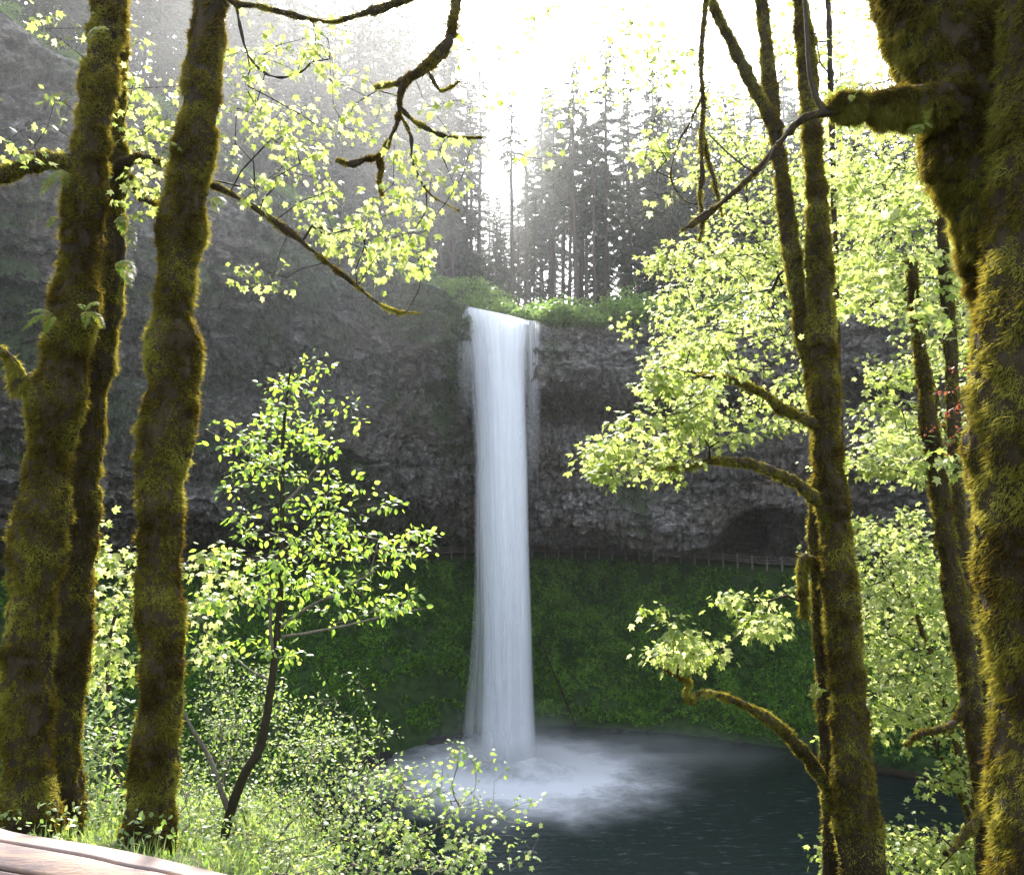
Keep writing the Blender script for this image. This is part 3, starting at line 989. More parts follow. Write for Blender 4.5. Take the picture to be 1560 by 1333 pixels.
leftf = [(575, -20, 112, 0), (540, 10, 104, 1), (505, -60, 108, 0), (470, -40, 98, 1), (430, -120, 102, 0), (395, -60, 93, 1), (350, -160, 97, 0), (318, -90, 86, 1), (270, -200, 92, 0),
         (230, -130, 80, 1), (180, -260, 86, 0), (130, -180, 76, 2), (80, -280, 80, 1), (30, -240, 70, 2), (-40, -300, 74, 1), (-120, -330, 68, 2),
         (520, 130, 96, 2), (440, 60, 90, 2), (360, 0, 84, 2), (560, 210, 97, 2), (630, 250, 101, 2), (290, -60, 78, 2), (590, 60, 118, 3), (490, 20, 116, 3), (410, -60, 112, 3), (150, -60, 74, 2), (60, -120, 66, 2)]
for i in range(40):
    leftf.append((-60 + i * 19 + random.uniform(-8, 8), 0, 0, 1))
    px_ = leftf[-1][0]
    dd0 = np.interp(px_, [-60, 340, 700], [74, 90, 108]) + random.uniform(0, 22)
    leftf[-1] = (px_, np.interp(px_, [-60, 300, 560, 700], [-300, -130, 40, 190]) + random.uniform(-70, 90), dd0, random.choice([1, 2, 2, 0]))
leftf += [(330 + i * 13 + random.uniform(-6, 6), random.uniform(-40, 170), random.uniform(108, 150), random.choice([0, 1, 2, 4])) for i in range(30)]
for a in leftf:
    conifer(*a, 'pale misty conifer on the slope above the left cliff', 'conifers above the left cliff')
back = [(1000 + i * 17 + random.uniform(-8, 8), random.uniform(60, 220), random.uniform(112, 145), random.choice([0, 1, 2])) for i in range(30)] + [(700 + i * 23 + random.uniform(-9, 9), random.uniform(190, 270), random.uniform(150, 185), random.choice([3, 4, 0, 4])) for i in range(16)]
back += [(640 + i * 22 + random.uniform(-9, 9), random.uniform(300, 350), random.uniform(125, 150), random.choice([2, 4, 1])) for i in range(18)]
back += [(600 + i * 15 + random.uniform(-8, 8), random.uniform(120, 330) if not 700 < 600 + i * 15 < 825 else random.uniform(250, 360), random.uniform(112, 150), random.choice([0, 1, 1, 4, 2])) for i in range(32)]
for a in back:
    conifer(*a, 'faint slender conifer deep in the bright forest behind the falls', 'slender conifers deep in the forest')

# rim shrubs
def rim_shrub_proto(seed):
    rr = np.random.default_rng(seed)
    ac, st = Acc(), Acc()
    n = 1500
    cen = rr.normal(size=(16, 3)) * (.42, .42, .26) + (0, 0, .5)
    p = cen[rr.integers(0, 16, n)] + rr.normal(size=(n, 3)) * .15
    p[:, 2] = np.abs(p[:, 2])
    add_leaves(ac, p, rr.normal(size=(n, 3)) + (0, 0, .3), rr.normal(size=(n, 3)) * .5 + (0, 0, 1), rr.uniform(.07, .13, n), OVAL)
    for c in cen:
        add_tube(st, smooth_path([(0, 0, -.1, .02), (c[0] * .4, c[1] * .4, c[2] * .6, .014), (*c, .004)], 5), 4, False)
    o = [mesh_np(nm, np.concatenate(a.V), np.concatenate(a.T) if a.T else None, np.concatenate(a.Q) if a.Q else None, True, {'tint': np.concatenate(a.A)}) for a, nm in ((ac, 'foliage'), (st, 'stems'))]
    o[0].materials.append(M['rim_green']); o[1].materials.append(M['bark_grey'])
    return o


RS = [rim_shrub_proto(k) for k in (1, 2, 3)]
def put_shrub(x, y, z, s, label, group, k):
    t = thing('rim_shrub', label, 'shrub', (x, y, z), group)
    t.scale = (s, s, s * random.uniform(.7, .95)); t.rotation_euler.z = random.uniform(0, 6)
    for me, nm in zip(RS[k % 3], ('foliage', 'stems')):
        link(nm, me, None, t)


for i in range(34):
    px = 822 + i * 8.2 + random.uniform(-4, 4)
    c = P(px, 480, random.uniform(98.5, 104))
    put_shrub(c[0], c[1], ground_on_plateau(c[0], c[1]) - .25, random.uniform(2.6, 5.4), 'bright green shrub on the cliff rim right of the waterfall lip', 'shrubs on the rim right of the falls', i)
for i in range(34):
    px = 690 + i * 4 + random.uniform(-4, 4)
    c = P(px, 470, random.uniform(101, 116))
    put_shrub(c[0], c[1], ground_on_plateau(c[0], c[1]) - .2, random.uniform(2.2, 3.2), 'green shrub beside the stream just behind the waterfall lip', 'shrubs behind the lip', i)
k = 0
for i in range(60):
    f = i / 59
    idx = int(np.interp(f, [0, 1], [np.argmin(np.abs(rim[:, 0] + 44)), np.argmin(np.abs(rim[:, 0] + 7))]))
    c = rim[idx] + OUT[idx] * random.uniform(.2, 3)
    put_shrub(c[0], c[1], ground_on_plateau(c[0], c[1]) - .25, random.uniform(.9, 1.9), 'pale sunlit shrub on the mossy rim sloping down to the falls', 'shrubs on the left rim', i)

# ------------------------------------------------------------------ generic growth of branches towards leaf clusters
def grow(seeds, targets, step=.25, wob=.06, sag=.0):
    """seeds (k,3) existing wood, targets (n,3) tips -> nodes, parent, istip"""
    nodes = [np.asarray(s, float) for s in seeds]
    par = [-1] * len(nodes)
    arr = np.array(nodes)
    d0 = np.min(np.linalg.norm(targets[:, None] - arr[None], axis=-1), axis=1)
    dep = [0.] * len(nodes)
    tips = {}
    for k in np.argsort(d0):
        t = targets[k]
        arr = np.array(nodes)
        d = np.linalg.norm(arr - t, axis=1)
        cost = d + .25 * np.array(dep) + .25 * np.maximum(arr[:, 2] - t[2], 0)
        i = int(cost.argmin())
        n = max(1, int(math.ceil(d[i] / step)))
        a = arr[i]
        last = i
        perp = RNG.normal(size=3) * wob * d[i]
        for j in range(1, n + 1):
            f = j / n
            q = a * (1 - f) + t * f + perp * math.sin(PI * f) + np.array([0, 0, sag * d[i] * math.sin(PI * f)]) + (RNG.normal(size=3) * wob * step * .5 if j < n else 0)
            nodes.append(q); par.append(last); dep.append(dep[last] + d[i] / n)
            last = len(nodes) - 1
        tips[last] = k
    return np.array(nodes), np.array(par), tips


def wood(acc, nodes, par, nseed, r_tip, r_max, expo=.5, sides=5):
    cnt = np.zeros(len(nodes))
    ch = [[] for _ in nodes]
    for i in range(len(nodes) - 1, -1, -1):
        if cnt[i] == 0:
            cnt[i] = 1
        if par[i] >= 0:
            cnt[par[i]] += cnt[i]
            ch[par[i]].append(i)
    rad = np.minimum(r_tip * cnt**expo, r_max)
    def chain(start, first):
        pts = []
        if first >= 0:
            pts.append([*nodes[first], rad[start]])
        i = start
        while True:
            pts.append([*nodes[i], rad[i]])
            if not ch[i]:
                break
            c = sorted(ch[i], key=lambda q: -cnt[q])
            for o_ in c[1:]:
                todo.append((o_, i))
            i = c[0]
        if len(pts) > 1:
            pts[-1][3] *= .6
            add_tube(acc, pts, sides if pts[0][3] > .012 else 3 if pts[0][3] < .006 else 4, False)
    todo = []
    for s in range(nseed):
        for c in ch[s]:
            todo.append((c, s))
    while todo:
        s, f = todo.pop()
        chain(s, f)
    return rad


def clusters_leaves(acc, pts, ctr, per, size, tmpl, spread, droop=.5, foldc=(.35, .3)):
    """per leaves around each tip"""
    n = len(pts)
    pos = np.repeat(pts, per, 0) + RNG.normal(size=(n * per, 3)) * spread * np.array([1, 1, .7])
    outw = unit(pos - np.repeat(pts, per, 0))
    away = unit(np.repeat(pts, per, 0) - ctr + 1e-6)
    d = outw * .9 + away * .25 + np.array([0, 0, -droop]) + RNG.normal(size=pos.shape) * .3
    up = np.array([0, 0, 1.]) + outw * .35 + RNG.normal(size=pos.shape) * .45
    add_leaves(acc, pos, d, up, size * RNG.uniform(.55, 1.25, len(pos)), tmpl, *foldc)


def blob_targets(blobs, clump=0, flat=.15, sp=.42):
    """blobs: (px, py, rx, ry, d0, d1, n) -> world points in ellipsoids"""
    out = []
    for px, py, rx, ry, d0, d1, n in blobs:
        r_ = np.sqrt(RNG.uniform(0, 1, n)); a = RNG.uniform(0, 2 * PI, n)
        x = px + rx * r_ * np.cos(a); y = py + ry * r_ * np.sin(a)
        d = RNG.uniform(d0, d1, n)
        pts = np.array([P(x[i], y[i], d[i]) for i in range(n)])
        if clump:
            k = max(1, n // clump)
            c = pts[:k][RNG.integers(0, k, n)]
            s_ = rx * (d0 + d1) / 2 / F * sp
            off = RNG.normal(size=(n, 3)) * (s_, s_, s_ * flat)
            off[:, 2] -= .25 * np.hypot(off[:, 0], off[:, 1])
            pts = c + off
        out += list(pts)
    return np.array(out)


# ------------------------------------------------------------------ mossy trunks
def px_path(rows, d0, d1=None):
    """rows (px, py, radius px) at distance d -> world rows (x,y,z,r)"""
    d1 = d1 or d0
    n = len(rows)
    return [(*P(x, y, d0 + (d1 - d0) * i / (n - 1)), r * (d0 + (d1 - d0) * i / (n - 1)) / F) for i, (x, y, r) in enumerate(rows)]


def extend_down(rows, extra=.5):
    """carry the foot of the trunk down into the ground"""
    x, y, z, r = rows[0]
    g = float(hill_z(x, y)) - extra
    if z > g:
        rows = [(x + (rows[0][0] - rows[1][0]) * .2, y, g, r * 1.5), (x, y, g + extra + .1, r * 1.25)] + rows if z - g > extra + .6 else [(x, y, g, r * 1.25)] + rows
    return rows


def mossy_tube(wood_acc, moss_acc, rows, lump=.2, nblade=20000, blen=.02, seed=0, cover=.0, sides=40, ring=.03, hang=.4, bw=.0022, window=None):
    L = sum(np.linalg.norm(np.array(rows[i][:3]) - np.array(rows[i + 1][:3])) for i in range(len(rows) - 1))
    n = max(8, int(L / ring))
    path = smooth_path(rows, n)
    rm = path[:, 3].mean()
    def disp(V, Nn):
        sc = 1 / max(rm * 2.2, .02)
        q = V * np.array([sc, sc, sc * .75])
        a = fbm(q, 3, seed) * lump * .9 + np.maximum(fbm(V * 5.5, 2, seed + 3), 0) * lump * 1.2
        b = fbm(V * np.array([1, 1, .6]) * 16, 3, seed + 5) * .016 / path[:, 3:4] + np.maximum(fbm(V * 45, 2, seed + 6), 0) * .012 / path[:, 3:4] - .07
        an = np.arctan2(Nn[..., 1], Nn[..., 0])
        fur = np.abs(fbm(np.stack([np.cos(an) * 3.2 * max(rm, .05) * 12, np.sin(an) * 3.2 * max(rm, .05) * 12, V[..., 2] * 3], -1), 3, seed + 7))
        b = b - np.clip(.16 - fur, 0, 1) * .05 / path[:, 3:4]
        # shaggy rings where moss slumps
        s = path[:, 3] * 0 + np.arange(n)
        ringn = fbm(np.stack([s * ring / (rm * 2.0), s * 0 + seed, s * 0], -1), 3, seed + 9)[:, None] * lump * 1.2
        return np.clip(a + b + ringn, -.35, .6)
    V, Nn = tube_grid(path, sides, disp)
    wood_acc.add(V.reshape(-1, 3), quads=grid_quads(n, sides))
    # cap the ends
    for e, c in ((0, path[0, :3]), (n - 1, path[-1, :3])):
        base_ = wood_acc.n
        wood_acc.add([c])
        k = np.arange(sides); st = base_ - n * sides if e == 0 else base_ - 1 - n * sides
        st = base_ - n * sides if e == 0 else base_ - 1 - n * sides
        row = st + e * sides
        t = np.stack([row + k, row + (k + 1) % sides, np.full(sides, base_)], -1)
        wood_acc.T.append(t)
    # fibres
    if nblade:
        i = RNG.uniform(0, n - 1.01, nblade); j = RNG.uniform(0, sides, nblade)
        # favour broad rings equally by area
        a, b = i.astype(int), j.astype(int) % sides
        u, v = (i - a)[:, None], (j - np.floor(j))[:, None]
        b2 = (b + 1) % sides
        p = V[a, b] * (1 - u) * (1 - v) + V[a + 1, b] * u * (1 - v) + V[a, b2] * (1 - u) * v + V[a + 1, b2] * u * v
        nn = unit(Nn[a, b] * (1 - v) + Nn[a, b2] * v)
        m = fbm(p * np.array([6, 6, 2.2]), 4, seed + 30)
        keep = m > cover - .42 + RNG.normal(size=nblade) * .06
        if window is not None:
            keep &= window(p)
        p, nn, m = p[keep], nn[keep], m[keep]
        tuft = fbm(p * 22, 2, seed + 33)
        dirs = nn * (.75) + np.array([0, 0, -hang]) + RNG.normal(size=p.shape) * .45
        ln = blen * RNG.uniform(.5, 1.5, len(p)) * (1 + tuft * 1.8)
        tint = np.clip(.42 + fbm(p * 5, 3, seed + 40) * .9 + RNG.normal(size=len(p)) * .16, 0, 1)
        add_blades(moss_acc, p - nn * .003, dirs, np.clip(ln, .004, 1), bw * (1 + RNG.uniform(size=len(p))), tint)
    return path


def maple(name, label, trunks, limbs=(), twigs=None, leaf_mat_='maple_leaf', cat='tree', tmpl=MAPLE, size=.085, per=7, spread=.09, droop=.5,
          twig_r=(.0028, .03), twig_mat='bark_dark', group=None, step=.25, wob=.06, extra_wood=()):
    """trunks: dicts for mossy_tube; limbs: same, each a mesh of its own"""
    base_ = np.array(trunks[0]['rows'][0][:3])
    t = thing(name, label, cat, base_, group)
    wa, ma = Acc(), Acc()
    skeleton = []
    for tr in trunks:
        p = mossy_tube(wa, ma, **tr)
        skeleton.append(p[:, :3])
    wa.obj('trunk', M['bark_moss'], t, base_)
    if ma.n:
        ma.obj('moss', M['moss_leaf'], t, base_, smooth=False)
    for lb in limbs:
        la, lm = Acc(), Acc()
        p = mossy_tube(la, lm, **lb)
        skeleton.append(p[:, :3])
        o = la.obj('limb', M['bark_moss'], t, base_)
        if lm.n:
            mo = lm.obj('moss', M['moss_leaf'], o, base_, smooth=False)
    for ew in extra_wood:
        la = Acc()
        p = smooth_path(ew, max(6, len(ew) * 4))
        p[:, :3] += RNG.normal(size=(len(p), 3)) * p[:, 3:4] * .12
        add_tube(la, p, 8)
        la.obj('branch', M[twig_mat], t, base_)
        skeleton.append(p[:, :3])
    if twigs is not None:
        seeds = np.vstack([s[::4] for s in skeleton])
        nodes, par, tips = grow(seeds, twigs, step, wob)
        ta = Acc()
        wood(ta, nodes, par, len(seeds), *twig_r)
        ta.obj('twigs', M[twig_mat], t, base_)
        la = Acc()
        tp = nodes[list(tips.keys())]
        clusters_leaves(la, tp, nodes.mean(0), per, size, tmpl, spread, droop)
        la.obj('foliage', M[leaf_mat_], t, base_)
    return t


def T(rows, d0, d1=None, down=True, k_=.8, **k):
    rows = [(a, b, c * k_) for a, b, c in rows]
    r = px_path(rows, d0, d1)
    if down:
        r = extend_down(r)
    return dict(rows=r, **k)


# left trio
maple('mossy_maple', 'thick moss covered maple trunk nearest the left edge, forking near its foot',
      [T([(45, 1290, 52), (42, 1200, 46), (40, 1100, 44), (42, 1000, 43), (52, 900, 43), (62, 800, 42), (75, 700, 43), (90, 600, 44), (108, 500, 42), (120, 400, 38), (130, 300, 37), (142, 200, 32), (155, 100, 33), (166, 0, 30), (172, -120, 28), (180, -400, 24)],
         5.0, 4.9, nblade=230000, seed=1, blen=.021, sides=56, ring=.02)],
      [T([(135, 262, 16), (90, 245, 18), (40, 252, 17), (0, 268, 16), (-80, 275, 14), (-200, 240, 10)], 4.9, 4.6, False, nblade=22000, seed=3, blen=.016, lump=.2),
       T([(52, 585, 12), (38, 580, 15), (28, 595, 14), (24, 560, 8), (8, 540, 7), (-20, 520, 6)], 4.9, 4.8, False, nblade=6000, seed=5, blen=.03, hang=1.2)],
      blob_targets([(60, 190, 70, 70, 4.2, 5.5, 9), (100, 30, 60, 30, 4.4, 5.4, 5), (5, 190, 30, 60, 4.2, 5, 5)]), size=.05, spread=.045, per=5, twig_r=(.0024, .008))
maple('mossy_maple', 'slimmer dark mossy maple trunk tucked behind the leftmost thick trunk',
      [T([(95, 1290, 42), (92, 1200, 36), (95, 1100, 34), (108, 1000, 31), (114, 900, 31), (122, 800, 30), (132, 700, 30), (142, 600, 27), (158, 500, 26), (166, 420, 25), (172, 330, 23), (176, 250, 17), (180, 120, 14), (186, -100, 12)],
         5.5, 5.3, nblade=120000, seed=11, sides=44, ring=.022, blen=.02)],
      [T([(178, 255, 15), (195, 245, 12), (215, 240, 9), (240, 246, 6), (262, 252, 5), (300, 270, 5), (345, 292, 5), (400, 325, 5), (450, 360, 6), (480, 385, 4), (530, 425, 3), (590, 470, 2), (640, 478, 1.2)], 5.3, 4.8, False, nblade=14000, seed=14, blen=.012, sides=14),
       T([(190, 262, 8), (206, 280, 7), (215, 300, 6), (240, 310, 3), (262, 300, 2)], 5.3, 5.1, False, nblade=4000, seed=15, blen=.014, sides=12)],
      blob_targets([(560, 330, 90, 60, 4.2, 6.0, 26), (430, 260, 90, 60, 4.4, 6, 22), (600, 390, 60, 40, 4.4, 5.6, 8), (230, 150, 60, 110, 4.6, 6, 16), (380, 420, 60, 25, 4.6, 5.4, 5), (400, 190, 60, 60, 5, 6, 12), (215, 300, 30, 40, 4.8, 5.6, 12), (520, 330, 60, 50, 5, 6, 10)]),
      size=.044, spread=.045, per=10, droop=.9, twig_r=(.0024, .009))
maple('mossy_maple', 'straight mossy maple trunk standing just right of the leftmost pair',
      [T([(222, 1305, 50), (232, 1200, 43), (240, 1120, 42), (247, 1050, 41), (244, 960, 40), (240, 880, 40), (246, 800, 37), (246, 720, 43), (256, 640, 46), (264, 560, 45), (264, 480, 42), (272, 400, 40), (280, 320, 39), (288, 260, 36), (300, 200, 37), (308, 140, 39), (314, 70, 34), (320, 0, 33), (328, -150, 31), (345, -450, 26)],
         5.0, 4.9, nblade=230000, seed=21, sides=56, ring=.02, blen=.022)],
      [T([(330, -60, 8), (350, 0, 6), (395, 10, 4.5), (440, 22, 4), (500, 34, 4), (530, 28, 5), (575, 14, 8), (620, -2, 8), (680, -40, 7)], 4.9, 4.6, False, nblade=9000, seed=24, blen=.010, sides=12),
       T([(345, -80, 3), (370, 60, 2), (390, 100, 2.2), (420, 118, 1.8), (455, 112, 1.5), (480, 90, 1)], 4.9, 4.6, False, nblade=0, seed=25, sides=8)],
      blob_targets([(440, 130, 80, 70, 4.2, 5.6, 24), (380, 60, 50, 50, 4.2, 5.6, 8), (500, 70, 40, 50, 4.2, 5.5, 8), (540, 180, 60, 40, 5, 6, 8), (230, 190, 40, 30, 4.4, 5, 6)]),
      size=.044, spread=.045, per=9, droop=.9, twig_r=(.0023, .008))

# hanging bough at top centre: belongs to a maple whose trunk is outside the frame
maple('mossy_bough', 'crooked mossy bough hanging into the bright sky at top centre', cat='branch', trunks=[
    T([(735, -260, 26), (715, -120, 20), (700, -20, 14), (690, 30, 12), (684, 62, 15), (665, 88, 13), (640, 108, 11), (618, 122, 9), (600, 128, 5), (572, 133, 2.5)], 4.6, 4.4, False, .66, nblade=26000, seed=31, blen=.013, sides=24, lump=.22)],
    limbs=[T([(618, 120, 7), (610, 145, 7), (608, 170, 6), (604, 190, 6), (592, 215, 6), (578, 238, 6), (560, 242, 5), (540, 250, 6), (522, 248, 7), (512, 244, 6)], 4.4, 4.2, False, .66, nblade=9000, seed=33, blen=.010, sides=14),
     T([(610, 165, 5), (630, 184, 5), (650, 196, 4), (672, 206, 4), (700, 211, 3), (735, 209, 1.5)], 4.4, 4.3, False, .66, nblade=5000, seed=34, blen=.008, sides=12),
     T([(578, 238, 4), (580, 262, 4), (578, 285, 5), (582, 296, 4)], 4.3, 4.2, False, .66, nblade=3500, seed=35, blen=.014, sides=12),
     T([(652, 108, 3), (662, 125, 4), (672, 139, 4), (688, 132, 3), (702, 122, 1.5)], 4.4, 4.2, False, .66, nblade=2500, seed=36, blen=.008, sides=10),
     T([(608, 172, 4), (625, 205, 4), (628, 245, 3.5), (640, 275, 3), (660, 300, 2), (700, 322, 1.4)], 4.4, 4.1, False, .66, nblade=2000, seed=37, blen=.006, sides=10)],
    twigs=blob_targets([(680, 250, 60, 50, 3.8, 5, 9), (730, 100, 60, 60, 4.2, 5.2, 5), (600, 330, 60, 50, 3.8, 5, 10), (560, 160, 40, 50, 4, 5, 5), (800, 190, 60, 80, 4.5, 5.5, 5), (640, 210, 50, 50, 3.9, 4.8, 7), (600, 400, 40, 30, 4, 4.8, 4), (840, 50, 90, 50, 4.5, 5.8, 5)]),
    size=.044, spread=.045, per=8, droop=.9, twig_r=(.0022, .007))

# right: twin mossy stems with arching limbs
maple('mossy_maple', 'tall mossy maple right of the pool with forked stem and limbs arching left',
      [T([(1312, 1345, 40), (1306, 1250, 37), (1298, 1150, 36), (1292, 1050, 34), (1284, 960, 35), (1278, 880, 33), (1272, 800, 30), (1262, 720, 28), (1258, 640, 25), (1255, 560, 23), (1250, 480, 22), (1248, 400, 22), (1244, 320, 18), (1240, 240, 17), (1234, 160, 17), (1228, 80, 15), (1220, 0, 16), (1214, -150, 14), (1205, -400, 10)],
         8.0, 7.8, nblade=230000, seed=41, sides=44, ring=.03, blen=.026, bw=.0036, cover=-.2),
       T([(1245, 700, 10), (1240, 600, 14), (1228, 520, 15), (1212, 430, 15), (1200, 340, 16), (1190, 260, 14), (1180, 190, 15), (1172, 120, 13), (1166, 60, 11), (1160, 0, 12), (1150, -150, 9)], 8.1, 8.0, False, nblade=50000, seed=43, sides=28, ring=.04, blen=.024, bw=.003),
       T([(1186, 200, 12), (1162, 160, 12), (1140, 118, 11), (1118, 72, 10), (1095, 28, 9), (1080, -20, 8), (1060, -150, 7)], 8.0, 7.8, False, nblade=24000, seed=45, sides=24, ring=.04, blen=.022, bw=.003),
       T([(1268, 1345, 15), (1262, 1200, 14), (1256, 1080, 14), (1250, 980, 13), (1244, 880, 12), (1238, 800, 10), (1240, 730, 8)], 8.4, 8.2, nblade=34000, seed=47, sides=24, ring=.04, blen=.026, bw=.003)],
      [T([(1250, 770, 10), (1225, 745, 10), (1200, 728, 10), (1160, 712, 9), (1120, 703, 8), (1080, 702, 6), (1040, 712, 4), (1000, 712, 2.5), (960, 708, 1.5), (920, 690, 1)], 7.9, 7.2, False, nblade=14000, seed=51, blen=.02, sides=14, bw=.003, hang=.8),
       T([(1250, 650, 11), (1222, 636, 10), (1190, 622, 9), (1160, 598, 7), (1120, 580, 6), (1090, 575, 4), (1060, 572, 2)], 7.9, 7.6, False, nblade=12000, seed=52, blen=.02, sides=14, bw=.003),
       T([(1262, 1200, 12), (1240, 1168, 11), (1215, 1135, 11), (1190, 1110, 11), (1160, 1088, 8), (1130, 1072, 6), (1100, 1060, 6), (1070, 1055, 6), (1052, 1066, 5), (1044, 1055, 4), (1050, 1040, 4), (1030, 1030, 2), (1012, 1020, 1.5)], 8.3, 7.2, False, nblade=18000, seed=53, blen=.018, sides=14, bw=.003),
       T([(1225, 940, 6), (1222, 860, 9), (1232, 850, 10), (1246, 862, 8)], 8.0, 8.1, False, nblade=5000, seed=54, blen=.04, sides=12, bw=.003, hang=1.4)],
      blob_targets([(985, 680, 80, 45, 6.4, 8, 66), (1070, 650, 70, 50, 6.5, 8, 60), (1095, 560, 90, 60, 6.8, 9, 90), (930, 700, 40, 28, 6.5, 7.4, 20), (1030, 570, 40, 40, 6.8, 8, 22),
                    (1035, 950, 42, 60, 6.5, 8, 40), (1130, 925, 50, 42, 6.6, 8, 34), (1060, 1010, 45, 26, 6.6, 7.8, 14), (1175, 925, 30, 30, 7, 8, 10), (1110, 430, 90, 70, 7.5, 10, 50), (1180, 480, 50, 120, 8.5, 11, 30)], 6, .25, .25),
      size=.062, spread=.07, per=10, twig_r=(.0032, .022), twig_mat='bark_moss')
maple('mossy_maple', 'mossy maple with broken top leaning left, second trunk from the right edge',
      [T([(1512, 1345, 26), (1508, 1260, 24), (1502, 1200, 23), (1486, 1120, 20), (1476, 1040, 19), (1464, 960, 19), (1450, 880, 19), (1438, 800, 17), (1428, 730, 16), (1416, 650, 14), (1408, 580, 13), (1398, 500, 11), (1392, 440, 9), (1390, 395, 7)], 9.0, 8.8, nblade=70000, seed=61, sides=36, ring=.04, blen=.028, bw=.0035)],
      [T([(1478, 1052, 7), (1460, 1092, 7), (1440, 1108, 6), (1400, 1118, 5), (1380, 1135, 4)], 8.9, 8.6, False, nblade=5000, seed=63, blen=.02, sides=12, bw=.003),
       T([(1500, 1240, 8), (1478, 1262, 7), (1455, 1290, 6), (1440, 1300, 5)], 8.9, 8.6, False, nblade=5000, seed=64, blen=.02, sides=12, bw=.003)],
      blob_targets([(1400, 440, 100, 70, 8, 11, 90), (1340, 380, 80, 70, 8.5, 11, 60), (1350, 680, 70, 45, 8.5, 10.5, 60), (1330, 590, 50, 30, 8.5, 10, 20)], 7),
      size=.09, spread=.09, per=8, twig_r=(.0026, .02), twig_mat='bark_moss')
maple('mossy_maple', 'thin mossy stem rising beside the giant right hand trunk',
      [T([(1500, 1000, 10), (1485, 960, 13), (1472, 900, 14), (1464, 820, 13), (1458, 720, 12), (1452, 620, 12), (1448, 520, 12), (1440, 420, 11), (1434, 340, 10), (1430, 280, 9), (1424, 100, 8), (1420, -100, 6)], 9.6, 9.6, nblade=42000, seed=71, sides=28, ring=.045, blen=.028, bw=.0035)],
      [], blob_targets([(1340, 250, 80, 70, 9, 12, 60), (1440, 330, 60, 60, 9, 12, 40), (1300, 330, 50, 80, 9, 12, 40), (1300, 120, 50, 60, 9, 12, 20)], 7), size=.09, spread=.09, per=8, twig_r=(.0026, .02), twig_mat='bark_moss')
# giant trunk
tw = lambda p: (p[:, 1] < 3.9)
maple('giant_mossy_maple', 'huge shaggy moss draped maple trunk filling the right edge', [
    T([(1680, 1500, 160), (1660, 1333, 140), (1650, 1200, 132), (1640, 1050, 128), (1625, 900, 128), (1612, 760, 126), (1600, 640, 120), (1596, 540, 114), (1600, 440, 104), (1610, 330, 98), (1618, 200, 100), (1622, 80, 108), (1628, -40, 112), (1650, -300, 110)],
      3.35, 3.3, k_=.97, nblade=380000, seed=81, cover=-.45, sides=110, ring=.018, blen=.024, hang=.9, lump=.11, window=tw, bw=.0018)],
    [T([(1560, 560, 30), (1535, 470, 45), (1518, 400, 46), (1504, 320, 58), (1490, 240, 80), (1472, 160, 88), (1450, 90, 92), (1424, 20, 88), (1398, -60, 86), (1350, -250, 90)], 3.62, 3.62, False, .95, nblade=300000, seed=83, cover=-.7, sides=80, ring=.016, blen=.026, hang=1.0, lump=.13, bw=.0018),
     T([(1458, 190, 48), (1449, 240, 44), (1446, 275, 26), (1445, 292, 8)], 3.6, 3.6, False, .95, nblade=26000, seed=86, blen=.03, hang=1.6, sides=40, ring=.012, bw=.0018),
     T([(1500, 300, 30), (1494, 340, 26), (1490, 375, 16), (1488, 392, 5)], 3.55, 3.55, False, .95, nblade=12000, seed=87, blen=.03, hang=1.6, sides=30, ring=.012, bw=.0018),
     T([(1470, 160, 30), (1400, 158, 27), (1370, 160, 29), (1335, 160, 25), (1300, 160, 22), (1280, 163, 17), (1268, 168, 9)], 3.5, 3.5, False, 1.0, nblade=60000, seed=85, sides=40, ring=.012, blen=.028, hang=1.4, lump=.34, bw=.0016, cover=-.3),
     T([(1285, 168, 8), (1262, 172, 6), (1248, 174, 6), (1228, 180, 6), (1205, 198, 5.5), (1180, 228, 6), (1150, 262, 5.5), (1110, 300, 5), (1075, 328, 5), (1038, 352, 3)], 3.5, 3.3, False, .95, nblade=9000, seed=88, blen=.007, cover=.32, lump=.2, sides=16, ring=.008, bw=.001)],
    None, extra_wood=[px_path([(1262, 172, 6), (1246, 155, 5), (1238, 130, 4), (1232, 100, 4), (1230, 60, 3.5), (1226, 0, 3), (1224, -60, 3)], 3.5, 3.4),
                      px_path([(1150, 262, 3), (1180, 222, 2), (1155, 262, 1.6), (1112, 236, 1.4), (1080, 205, 1)], 3.4, 3.3)], twig_mat='bark_mid')
# moss strings hanging off the giant limb
mp_ = Acc()
cpts = [(1445, 275, 60), (1490, 370, 60), (1475, 300, 50), (1350, 165, 0), (1500, 700, 0), (1465, 480, 0), (1475, 560, 0)]

